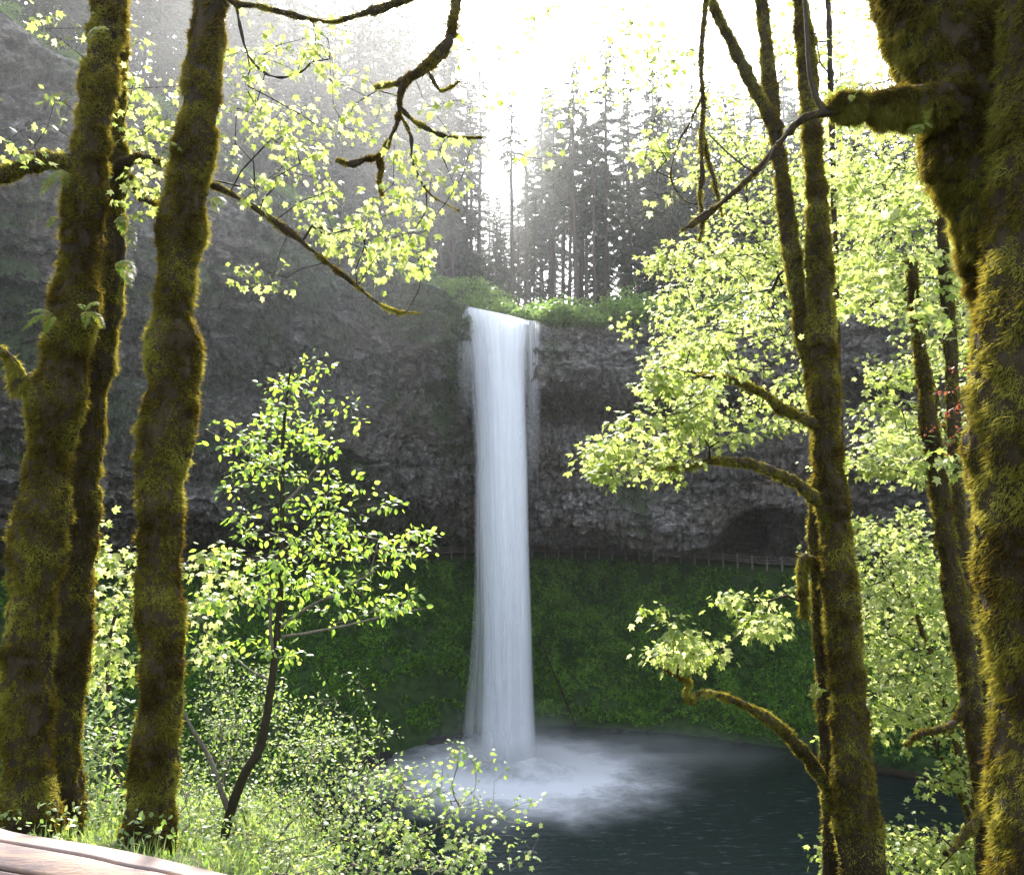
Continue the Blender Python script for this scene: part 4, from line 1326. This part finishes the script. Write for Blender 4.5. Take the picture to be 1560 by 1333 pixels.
# pendulous dead branches near the top
maple('hanging_branch', 'thin mossy dead branches dangling left of the forked maple top', cat='branch', trunks=[
    T([(1082, -60, 7), (1074, 20, 5), (1070, 60, 4.5), (1068, 110, 4), (1071, 160, 4.5), (1068, 215, 4), (1070, 270, 4.5), (1066, 300, 4), (1070, 340, 3), (1065, 368, 2)], 7.6, 7.5, False, nblade=9000, seed=91, blen=.018, sides=12, bw=.003)],
    limbs=[T([(1070, 200, 3), (1078, 240, 4), (1088, 275, 4), (1094, 300, 3), (1100, 330, 1.5)], 7.6, 7.4, False, nblade=3000, seed=92, blen=.02, sides=10, bw=.003),
     T([(1068, 150, 2), (1050, 190, 2), (1035, 215, 1.6), (1022, 270, 1.4), (1042, 305, 1.6), (1062, 312, 1.2)], 7.5, 7.4, False, nblade=600, seed=93, blen=.01, sides=8)],
    twigs=blob_targets([(1010, 80, 50, 60, 6.8, 8.2, 12), (1010, 250, 40, 70, 7, 8.2, 12), (980, 60, 50, 40, 7, 8, 8)]), size=.07, spread=.06, per=6, twig_r=(.003, .008))

# leafy maples standing on the slope behind, right
def leafy(label, rows, d, blobs, size=.085, per=11, spread=.12, tw_r=(.003, .05), seed=0, mat='maple_leaf', moss=16000):
    maple('leafy_maple', label, [T(rows, d, d, k_=.5, nblade=moss, seed=seed, sides=18, ring=.08, blen=.03, bw=.004)], [], blob_targets(blobs, 9), mat, size=size, per=per, spread=spread, twig_r=tw_r, twig_mat='bark_moss', group=None, step=.4)


leafy('bright leafed maple spreading behind the forked mossy maple', [(1290, 1500, 8), (1280, 1000, 7), (1262, 700, 6), (1225, 540, 5), (1180, 400, 3)], 15,
      [(1130, 430, 110, 90, 13, 17, 170), (1180, 300, 90, 110, 13, 17, 130), (1060, 500, 70, 70, 13, 16, 70), (1180, 620, 60, 60, 14, 16, 40), (1100, 300, 60, 60, 14, 17, 40), (1120, 170, 80, 60, 14, 17, 45), (1060, 400, 60, 40, 13, 16, 40)], seed=101)
leafy('wide pale green maple filling the gap between the forked and broken topped trunks', [(1530, 1500, 12), (1500, 1100, 11), (1470, 800, 9), (1425, 600, 7), (1370, 420, 5), (1345, 300, 3)], 17,
      [(1340, 300, 100, 80, 15, 20, 200), (1400, 420, 100, 60, 15, 20, 170), (1310, 440, 60, 50, 15, 19, 70), (1420, 520, 60, 50, 15, 19, 60), (1370, 660, 90, 45, 15, 19, 110), (1300, 180, 70, 70, 15, 20, 80), (1420, 250, 70, 80, 15, 20, 70), (1330, 60, 100, 60, 15, 20, 50), (1460, 700, 50, 50, 15, 18, 30)], seed=102)
leafy('low dense maple with glowing leaves beside the pool at lower right', [(1540, 1600, 12), (1500, 1300, 11), (1440, 1080, 9), (1385, 900, 6)], 12,
      [(1330, 840, 60, 70, 11, 14, 120), (1360, 930, 80, 90, 11, 14, 190), (1420, 1000, 80, 110, 11, 14, 190), (1400, 880, 50, 40, 11, 14, 60), (1380, 1100, 70, 35, 11, 13, 50), (1250, 905, 25, 20, 11, 12, 12), (1380, 800, 30, 30, 11, 13, 20)], size=.085, per=8, spread=.09, seed=103)
leafy('drooping maple foliage over the dark water at the bottom right', [(1580, 1700, 14), (1540, 1450, 11), (1480, 1250, 8), (1430, 1150, 5)], 10.5,
      [(1400, 1060, 70, 45, 9.5, 12, 70), (1460, 1170, 40, 30, 9.5, 12, 26), (1400, 1290, 80, 45, 9.5, 11.5, 110), (1240, 1310, 30, 30, 9.5, 10.5, 18), (1500, 1290, 50, 60, 9.5, 11.5, 60), (1480, 1050, 50, 100, 10, 12, 60), (1310, 1320, 60, 40, 10, 11, 30)], size=.075, per=8, spread=.08, seed=104)
leafy('far pale maple seen through the gap beside the giant trunk', [(1540, 1500, 20), (1530, 900, 18), (1515, 500, 12), (1505, 350, 8)], 22,
      [(1480, 450, 60, 140, 20, 25, 110), (1510, 700, 40, 100, 20, 24, 30), (1280, 250, 60, 90, 20, 26, 60), (1470, 250, 60, 60, 20, 25, 50)], size=.12, seed=105)
leafy('thin airy maple branch tips fading into the white sky at upper right', [(1250, -400, 8), (1245, -200, 7), (1240, -90, 5)], 12,
      [(1270, 40, 90, 50, 10, 14, 40), (1120, 60, 120, 50, 10, 14, 34), (980, 110, 90, 60, 10, 14, 16), (1030, 210, 60, 60, 11, 14, 16), (930, 40, 60, 40, 10, 13, 6), (860, 130, 40, 80, 10, 13, 4)], seed=106, moss=0, size=.09, per=6)

# left: leaves behind the left trunks
maple('leafy_maple', 'young maple with layered leaves low between the left mossy trunks', [T([(190, 1290, 5), (175, 1150, 4), (165, 1000, 4), (185, 900, 3), (200, 830, 2)], 8, 8, nblade=0, sides=8, ring=.1, seed=111)], [],
      blob_targets([(190, 880, 70, 50, 7, 9, 40), (160, 960, 50, 50, 7, 9, 26), (170, 1020, 50, 30, 7, 9, 16), (152, 810, 10, 40, 7, 8, 5), (330, 880, 60, 50, 7, 9, 26), (310, 960, 40, 60, 7, 9, 16)]), size=.075, spread=.07, per=7, twig_r=(.002, .012), twig_mat='bark_grey')

# sapling with oval leaves
def sap_sprays(nodes, par, tips, acc, size, per, spread):
    tp = nodes[list(tips.keys())]
    clusters_leaves(acc, tp, nodes.mean(0), per, size, OVAL, spread, .15, (.25, .35))


def sapling():
    rows = px_path([(335, 1325, 6), (350, 1240, 7.5), (372, 1180, 7), (395, 1140, 7), (408, 1080, 6), (418, 1000, 5), (426, 920, 4.6), (430, 820, 4), (430, 720, 3.2), (434, 640, 2.5), (440, 580, 1.6), (445, 555, 1)], 6.3, 6.3)
    rows = extend_down(rows, .3)
    fork = px_path([(350, 1236, 5), (335, 1200, 4), (322, 1160, 3.6), (305, 1130, 3), (290, 1105, 2.4), (275, 1070, 1.6), (262, 1020, 1)], 6.3, 6.1)
    side1 = px_path([(418, 1000, 3), (412, 960, 2.6), (412, 920, 2.4), (405, 880, 2), (398, 850, 1.6)], 6.3, 6.2)
    b1 = px_path([(428, 955, 2.8), (470, 925, 2.4), (520, 900, 2), (570, 870, 1.4)], 6.3, 6)
    b2 = px_path([(430, 970, 2.4), (480, 962, 2), (540, 950, 1.6), (600, 935, 1.2), (660, 925, .8)], 6.3, 6)
    b3 = px_path([(430, 770, 2.4), (460, 740, 2), (490, 700, 1.6), (510, 670, 1.2)], 6.3, 6.4)
    b4 = px_path([(420, 1040, 2), (380, 1020, 1.6), (340, 985, 1.2), (310, 960, .9)], 6.3, 6.5)
    b5 = px_path([(430, 720, 1.8), (390, 700, 1.4), (350, 675, 1), (315, 655, .8)], 6.3, 6.4)
    base_ = np.array(rows[0][:3])
    t = thing('young_tree', 'slender young tree with bright oval leaves left of the waterfall', 'tree', base_)
    wa = Acc()
    main = smooth_path(rows, 90)
    main[:, :3] += fbm(main[:, :3] * 5, 2, 7)[:, None] * .008
    add_tube(wa, main, 10)
    wa.obj('trunk', M['bark_dark'], t, base_)
    sk = [main[::3, :3]]
    for b in (fork, side1, b1, b2, b3, b4, b5):
        ac = Acc()
        q = smooth_path(b, 20)
        add_tube(ac, q, 7)
        ac.obj('branch', M['bark_grey'], t, base_)
        sk.append(q[::2, :3])
    seeds = np.vstack(sk)
    bl = [(440, 600, 45, 45, 6, 6.6, 26), (450, 655, 90, 40, 5.9, 6.7, 50), (505, 640, 45, 45, 6, 6.6, 22), (390, 650, 35, 40, 6, 6.6, 14), (440, 720, 80, 40, 5.8, 6.8, 50), (355, 665, 40, 20, 6, 6.5, 10),
          (490, 780, 80, 40, 5.8, 6.8, 44), (400, 790, 60, 30, 5.9, 6.6, 28), (560, 760, 45, 30, 5.8, 6.5, 14), (580, 830, 70, 35, 5.8, 6.6, 44), (480, 860, 70, 40, 5.7, 6.8, 40),
          (390, 860, 60, 40, 5.8, 6.8, 34), (520, 900, 100, 30, 5.6, 6.6, 54), (610, 920, 45, 22, 5.7, 6.4, 20), (440, 920, 60, 40, 5.8, 6.8, 26), (330, 950, 60, 50, 5.8, 6.8, 26), (470, 560, 40, 20, 6, 6.5, 8), (640, 790, 25, 25, 5.9, 6.4, 9), (420, 1000, 60, 40, 6, 6.8, 18), (350, 760, 30, 20, 6, 6.5, 6)]
    tg = blob_targets([(a, b, c, d_, e, f_, int(n_ * .85)) for a, b, c, d_, e, f_, n_ in bl], 4, .3, .2)
    nodes, par, tips = grow(seeds, tg, .12, .05)
    ta = Acc()
    wood(ta, nodes, par, len(seeds), .0013, .008)
    ta.obj('twigs', M['bark_grey'], t, base_)
    la = Acc()
    sap_sprays(nodes, par, tips, la, .047, 6, .045)
    la.obj('foliage', M['sapling_leaf'], t, base_)


sapling()

# shrubs of the near bank
def shrub(label, foot, blobs, size=.035, per=6, spread=.05, tmpl=OVAL, mat='shrub_leaf', r=(.0021, .012), step=.15, twig='bark_grey', wob=.09, name='shrub', droop=.2):
    f = np.array([P(*q) for q in foot])
    f[:, 2] = hill_z(f[:, 0], f[:, 1]) - .03
    base_ = f[0]
    t = thing(name, label, 'shrub', base_)
    tg = blob_targets(blobs)
    nodes, par, tips = grow(f, tg, step, wob)
    ta = Acc()
    wood(ta, nodes, par, len(f), *r)
    ta.obj('stems', M[twig], t, base_)
    la = Acc()
    tp = nodes[list(tips.keys())]
    clusters_leaves(la, tp, base_, per, size, tmpl, spread, droop, (.25, .3))
    la.obj('foliage', M[mat], t, base_)
    return t


shrub('dense pale shrub below the young tree, right of the straight mossy trunk', [(380, 1400, 7.4), (430, 1420, 7.2), (330, 1380, 7.6)],
      [(360, 1060, 70, 60, 6.8, 8, 110), (420, 1120, 100, 60, 6.6, 8, 130), (330, 1180, 60, 80, 6.6, 8, 100), (480, 1180, 90, 60, 6.4, 7.6, 120), (420, 1260, 100, 60, 6.4, 7.6, 140), (520, 1120, 60, 30, 6.6, 7.4, 26), (340, 1290, 60, 40, 6.4, 7.4, 60)], size=.032, per=8)
shrub('twiggy shrub leaning over the pool at bottom centre', [(560, 1500, 6.0), (620, 1520, 5.8), (500, 1480, 6.2)],
      [(560, 1290, 90, 50, 5.2, 6.6, 120), (620, 1230, 70, 60, 5.2, 6.4, 60), (700, 1250, 60, 60, 5.2, 6.2, 28), (680, 1310, 70, 30, 5.2, 6.2, 46), (560, 1200, 50, 30, 5.4, 6.4, 20), (730, 1180, 70, 60, 5.4, 6.2, 9), (760, 1290, 50, 50, 5.4, 6, 9), (690, 1150, 10, 18, 5.6, 6, 4), (640, 1190, 60, 30, 5.4, 6.2, 14), (800, 1250, 30, 50, 5.4, 6, 5), (740, 1240, 60, 40, 5.4, 6.2, 12)], size=.036, tmpl=MAPLE, spread=.035, per=5, droop=.5)
shrub('tangled bare twigged shrub at the left pool bank', [(520, 1420, 7.2), (560, 1430, 7.0)],
      [(560, 1150, 50, 50, 6.6, 7.6, 30), (520, 1060, 50, 40, 6.8, 7.6, 14), (590, 1110, 20, 12, 6.8, 7.4, 5), (500, 1230, 50, 60, 6.4, 7.4, 50), (560, 1250, 60, 40, 6.4, 7.2, 40)], size=.034, per=4)
shrub('upright bright green shrub between the left mossy trunks', [(130, 1330, 6.6), (160, 1340, 6.4), (110, 1330, 6.8)],
      [(140, 1150, 40, 60, 6, 7, 70), (160, 1080, 40, 50, 6, 7, 30), (130, 1230, 50, 40, 6, 7, 70), (180, 1230, 40, 50, 6, 7, 50), (115, 1120, 20, 40, 6, 7, 16)], size=.05, tmpl=NARROW * np.array([1.6, 1]), per=6)
shrub('low leafy thicket behind the rail at the bottom left', [(300, 1400, 5.6), (420, 1440, 5.4), (250, 1380, 5.8), (480, 1460, 5.6)],
      [(300, 1290, 50, 50, 5.2, 6, 60), (390, 1310, 60, 40, 5.0, 6, 70), (470, 1320, 70, 30, 5, 6, 60), (290, 1220, 30, 60, 5.6, 6.4, 40)], size=.03, per=6)

# grass on the near bank
n = 60000
gx = RNG.uniform(-9, 1.5, n); gy = RNG.uniform(2.2, 16, n)
gp = np.stack([gx, gy, hill_z(gx, gy)], -1)
ac = Acc()
gd = RNG.normal(size=gp.shape) * .35 + np.array([0, -.05, 1])
add_blades(ac, gp, gd, RNG.uniform(.04, .15, n), RNG.uniform(.003, .007, n))
n = 22000
gx = RNG.uniform(-9, 1.5, n); gy = RNG.uniform(3.9, 14, n)
gp = np.stack([gx, gy, hill_z(gx, gy) + RNG.uniform(.02, .25, n)], -1)
add_leaves(ac, gp, RNG.normal(size=gp.shape), RNG.normal(size=gp.shape) * .4 + (0, 0, 1), RNG.uniform(.018, .045, n), OVAL)
o = ac.obj('grass', M['shrub_leaf'])
tag(o, 'bright grass and low plants on the near bank', None, None, 'stuff')

# far lower hillside cover (right bank below the maples)
n = 26000
gx = RNG.uniform(2, 45, n); gy = RNG.uniform(6, 58, n)
gz = hill_z(gx, gy)
kp = gz > .2
gp = np.stack([gx, gy, gz], -1)[kp]
ac = Acc()
add_leaves(ac, gp + RNG.uniform(0, .5, (len(gp), 1)) * np.array([0, 0, 1]), RNG.normal(size=gp.shape), RNG.normal(size=gp.shape) * .5 + (0, 0, 1), RNG.uniform(.12, .3, len(gp)), OVAL)
o = ac.obj('undergrowth', M['shrub_leaf'])
tag(o, 'leafy undergrowth on the steep bank below the right hand trees', None, None, 'stuff')

# ------------------------------------------------------------------ ferns on the bark
def fern(px, py, d, fronds, label, mat='fern_leaf', name='licorice_fern'):
    b = P(px, py, d)
    t = thing(name, label, 'fern', b)
    for (ex, ey, dd_) in fronds:
        ac = Acc()
        e = P(ex, ey, d + dd_) - b
        L = np.linalg.norm(e)
        midp = e * .5 + np.array([0, 0, L * .22])
        pth_ = smooth_path([(0, 0, 0, .0016), (*midp, .0012), (*e, .0004)], 26)
        add_tube(ac, pth_, 4, False, a=.2)
        C = pth_[:, :3]; Tn = unit(np.gradient(C, axis=0))
        up = np.array([0, -.55, .8])
        Sd = unit(np.cross(Tn, up))
        k = np.arange(3, 26)
        w = L * .19 * np.sin(PI * (k / 26)**.7) + .003
        for sg in (-1, 1):
            add_leaves(ac, C[k], Sd[k] * sg + Tn[k] * .45, np.broadcast_to(up, (len(k), 3)) + RNG.normal(size=(len(k), 3)) * .15, w, NARROW * np.array([.8, .95]), .2, .35)
        ac.obj('frond', M[mat], t, None)
    return t


fern(92, 262, 4.75, [(60, 300, -.1), (82, 282, -.15), (100, 288, -.1)], 'fresh green fern hanging under the left mossy limb')
fern(128, 68, 4.7, [(95, 60, -.1), (100, 30, -.1), (165, 45, -.15)], 'small fern near the top of the leftmost trunk')
fern(112, 148, 4.7, [(66, 155, -.1), (90, 165, 0)], 'single fern frond sticking out left from the leftmost trunk')
fern(88, 330, 4.7, [(70, 350, -.1), (78, 335, 0)], 'tiny yellowish fern on the left side of the leftmost trunk')
fern(85, 482, 4.7, [(36, 480, -.1), (30, 505, -.1), (66, 512, -.1)], 'yellowing fern drooping left from the middle of the leftmost trunk')
fern(130, 475, 4.65, [(150, 465, -.1), (118, 465, -.1), (130, 500, -.1), (160, 500, 0)], 'pale fern tuft on the right of the leftmost trunk')
fern(176, 335, 5.05, [(196, 345, -.1), (205, 380, -.1), (190, 362, -.1)], 'fern drooping between the two left trunks')
fern(178, 400, 5.1, [(206, 420, -.1), (200, 440, -.1), (188, 425, -.1)], 'lower fern drooping from the slim trunk behind')
fern(318, 305, 4.7, [(345, 318, -.1), (335, 330, 0)], 'small bright fern on the right side of the straight trunk')
fern(1408, 190, 3.25, [(1390, 225, -.05), (1378, 210, 0), (1420, 195, -.05), (1422, 165, 0)], 'small green fern where the giant trunk meets its stubby limb')
fern(1300, 148, 3.3, [(1318, 135, -.05), (1296, 155, -.05)], 'tiny fern growing on top of the stubby mossy limb')
fern(1240, 1065, 7.8, [(1236, 1040, 0), (1262, 1052, -.1), (1250, 1040, -.1), (1230, 1058, 0)], 'pale fern tuft low on the thin stem beside the pool')
fern(1175, 660, 7.6, [(1160, 665, 0), (1195, 672, 0), (1205, 665, 0)], 'green fern frond hanging before the dark cliff by the forked maple')
# red huckleberry sprig
sp = thing('red_leaved_twig', 'reddish leaved twig in front of the giant trunk edge', 'twig', P(1500, 600, 4.4))
ac, al = Acc(), Acc()
b0 = P(1500, 600, 4.4)
for e in [(1425, 600, 4.4), (1412, 660, 4.4), (1440, 635, 4.4), (1450, 560, 4.4), (1440, 690, 4.4), (1470, 590, 4.3)]:
    q = P(*e) - b0
    pth_ = smooth_path([(0, 0, 0, .002), (*(q * .5 + np.array([0, 0, .03])), .0013), (*q, .0006)], 14)
    add_tube(ac, pth_, 4, False)
    idx = RNG.integers(3, 14, 26)
    add_leaves(al, pth_[idx, :3] + RNG.normal(size=(26, 3)) * .008, RNG.normal(size=(26, 3)) + (0, 0, -.3), RNG.normal(size=(26, 3)) * .4 + (0, 0, 1), RNG.uniform(.012, .024, 26), OVAL)
ac.obj('stem', M['bark_dark'], sp); al.obj('leaves', M['red_leaf'], sp)

# ------------------------------------------------------------------ logs and stones by the shore
def log(label, a, b, r0, r1, name='fallen_log', mat='bark_dark', n=24, lump=.12, stubs=()):
    a, b = np.array(a, float), np.array(b, float)
    rows = [(*(a * (1 - t) + b * t + RNG.normal(size=3) * r0 * .25), r0 * (1 - t) + r1 * t) for t in np.linspace(0, 1, 6)]
    t = thing(name, label, 'log', a)
    ac, mo = Acc(), Acc()
    mossy_tube(ac, mo, rows, lump, 0, seed=int(abs(a[0]) * 7), sides=14, ring=.25)
    for s, dx, dy, dz, rr in stubs:
        p = a * (1 - s) + b * s
        add_tube(ac, [(*p, rr), (*(p + np.array([dx, dy, dz])), rr * .6)], 7)
    ac.obj('trunk', M[mat], t, a)
log('dark fallen log lying in the water at the right shore', P(1236, 1128, 99) * [1, 1, 0] + [0, 0, .3], P(1490, 1185, 88) * [1, 1, 0] + [0, 0, .5], .55, .4, stubs=[(.02, -.2, 0, 3.0, .22), (.4, .3, -.5, 1.2, .12)])
log('long bare pole leaning on the green slope beside the waterfall foot', P(818, 965, 117), P(878, 1086, 112.5) * [1, 1, 0] + [0, 0, .1], .09, .17, name='leaning_pole')
# shoreline stones
rock_protos = []
M['wet_stone'] = soil_material('wet_stone', (.012, .011, .010), (.03, .028, .025), (.06, .055, .05), 2)
for k in range(4):
    bpy.ops.mesh.primitive_ico_sphere_add(subdivisions=4, radius=1)
    o = bpy.context.object
    me = o.data
    V = np.zeros(len(me.vertices) * 3); me.vertices.foreach_get('co', V); V = V.reshape(-1, 3)
    w1_, w2_, wi_ = worley(V * 1.1 + k * 9, 500 + k)
    V = V * (1 + fbm(V * 1.3 + k * 5, 3, 510 + k) * .4 - w1_ * .35 + .15)[:, None] * np.array([1.1, .9, .6])
    me.vertices.foreach_set('co', V.ravel()); me.materials.append(M['wet_stone']); me.name = 'boulder'
    rock_protos.append(me)
    bpy.data.objects.remove(o)
for i in range(46):
    if i < 30:
        f = RNG.uniform(0, 1); k = int(np.interp(f, [0, 1], [np.argmin(np.abs(sho[:, 0] - 3)), np.argmin(np.abs(sho[:, 0] - 38))]))
        s = RNG.uniform(.1, .6)
        if i % 2:
            continue
    else:
        f = RNG.uniform(0, 1); k = int(np.interp(f, [0, 1], [np.argmin(np.abs(sho[:, 0] + 20)), np.argmin(np.abs(sho[:, 0] + 3))]))
        s = RNG.uniform(.4, 1.3)
    c = sho[k] + np.array([0, RNG.uniform(-1.6, .3), 0])
    o = link('boulder', rock_protos[i % 4], None, None, (c[0], c[1], .05))
    o.scale = (s * RNG.uniform(.8, 1.4), s, s * RNG.uniform(.6, 1.1)); o.rotation_euler.z = RNG.uniform(0, 6)
    if i < 30:
        tag(o, 'small dark stone on the far shore right of the waterfall', 'stone', 'stones on the far right shore')
    else:
        tag(o, 'wet dark boulder at the foot of the slope left of the waterfall', 'boulder', 'boulders left of the falls')

# ------------------------------------------------------------------ viewpoint rail
def rail_material():
    m, nt, out = newmat('weathered_rail')
    tc = N(nt, 'ShaderNodeTexCoord').outputs['Object']
    mp = N(nt, 'ShaderNodeMapping', {'Vector': tc, 'Rotation': (0, 0, 0), 'Scale': (1.6, 9, 9)})
    n1 = noise(nt, 2.6, 6, .65, mp.outputs[0], dist=.6)
    n2 = noise(nt, 30, 4, .6, mp.outputs[0])
    c = ramp(nt, n1.outputs[0], [(.38, (0.29, .19, .13)), (.47, (0.26, .175, .13)), (.52, (0.17, .125, .11)), (.66, (0.14, .10, .09))])
    c2 = mixc(nt, mathn(nt, 'MULTIPLY', mathn(nt, 'SUBTRACT', n2.outputs[0], .45, True), 1.6, True), c.outputs[0], (.15, .10, .08))
    b = N(nt, 'ShaderNodeBump', {'Strength': .35, 'Distance': .004, 'Height': mathn(nt, 'ADD', n1.outputs[0], n2.outputs[0])})
    p = N(nt, 'ShaderNodeBsdfPrincipled', {'Base Color': c2, 'Roughness': .7, 'Normal': b.outputs[0]})
    nt.links.new(p.outputs[0], out.inputs[0])
    return m


M['rail'] = rail_material()
ra = P(-420, 1262, 1.62); rb = P(1000, 1560, 1.30)
rl = thing('viewpoint_railing', 'weathered round log railing crossing the bottom left corner', 'railing', ra)
nseg = 160
ax = (rb - ra); Lr = np.linalg.norm(ax); ax = ax / Lr
path = []
for t in np.linspace(0, 1, nseg):
    p = ra + ax * Lr * t
    r = .088 + .010 * np.exp(-((t - .285) / .035)**2) + .004 * math.sin(t * 17)
    path.append([*p, r])
path = np.array(path)
V, Nn = tube_grid(path, 360, lambda V, N_: fbm(V * np.array([3, 12, 12]), 3, 600) * .02)
# crack along the upper front
T_, A_, B_ = frames(path[:, :3])
upv = np.array([0, -.42, .9])
ang = (Nn @ unit(upv))
crack = np.exp(-((np.arccos(np.clip(ang, -1, 1)) + fbm(np.stack([np.linspace(0, 12, nseg)[:, None] + 0 * ang, 0 * ang, 0 * ang], -1), 2, 3) * .10 - .30) / .022)**2) * (V[..., 1] < path[:, None, 1])
V = V - Nn * (crack * .022)[..., None]
ac = Acc(); ac.add(V.reshape(-1, 3), quads=grid_quads(nseg, 360))
RG = math.atan2(ax[1], ax[0])
o = ac.obj('rail', M['rail'], rl, ra)
ac = Acc()
for t in (.10, .93):
    p = ra + ax * Lr * t
    g = float(hill_z(p[0], p[1])) - .3
    add_tube(ac if False else ac, [(p[0], p[1], p[2] - .06, .075), (p[0], p[1], g, .085)], 20)
    ac.obj('post', M['rail'], rl, ra)
    ac = Acc()

# ------------------------------------------------------------------ haze, sky, sun
def haze():
    m, nt, out = newmat('haze')
    v = N(nt, 'ShaderNodeVolumePrincipled', {'Color': (.93, .95, 1, 1), 'Density': HAZE, 'Anisotropy': .72})
    nt.links.new(v.outputs[0], out.inputs['Volume'])
    x0, x1, y0, y1, z0, z1 = -230, 230, -75, 300, -6, 158
    V = [(x, y, z) for x in (x0, x1) for y in (y0, y1) for z in (z0, z1)]
    me = bpy.data.meshes.new('haze')
    me.from_pydata(V, [], [(0, 1, 3, 2), (4, 6, 7, 5), (0, 4, 5, 1), (2, 3, 7, 6), (0, 2, 6, 4), (1, 5, 7, 3)])
    o = link('haze', me, m)
    tag(o, None, None, None, 'stuff')


HAZE = .00018
haze()
spray('valley_mist', (-26, 72, CAMZ + 30), (34, 44, 34), .0042, 'pale sunlit mist drifting before the left cliff', 1.0, .4)
spray('forest_mist', (5, 150, CAMZ + 42), (110, 60, 46), .003, 'bright mist between the conifers above the falls', .8, .35)
EL, AZ = 43, -6       # sun height, degrees to the right of +Y
w = bpy.data.worlds.new('World')
S.world = w
w.use_nodes = True
nt = w.node_tree
bg = nt.nodes['Background']
sky = nt.nodes.new('ShaderNodeTexSky')
sky.sky_type = 'NISHITA'
sky.sun_disc = False
sky.sun_elevation = R(EL)
sky.sun_rotation = R(AZ)
sky.air_density = 1.0
sky.dust_density = 2.5
hs = nt.nodes.new('ShaderNodeHueSaturation')
hs.inputs['Saturation'].default_value = .45
nt.links.new(sky.outputs[0], hs.inputs['Color'])
nt.links.new(hs.outputs[0], bg.inputs[0])
bg.inputs[1].default_value = .15
sd = bpy.data.lights.new('sun', 'SUN')
sd.energy = 2.7
sd.angle = R(.5)
sd.color = (1, .95, .86)
so = bpy.data.objects.new('sun', sd)
COL.objects.link(so)
dirv = Vector((math.sin(R(AZ)) * math.cos(R(EL)), math.cos(R(AZ)) * math.cos(R(EL)), math.sin(R(EL))))
so.rotation_euler = dirv.to_track_quat('Z', 'Y').to_euler()
so.location = (0, 40, 150)
S.view_settings.view_transform = 'Standard'
S.view_settings.look = 'None'
S.view_settings.exposure = 2.58
S.view_settings.gamma = 1
S.cycles.max_bounces = 8
S.cycles.transparent_max_bounces = 24
S.cycles.volume_bounces = 1
S.cycles.diffuse_bounces = 3
S.cycles.transmission_bounces = 4
S.cycles.use_denoising = True
S.cycles.volume_step_rate = 2.0
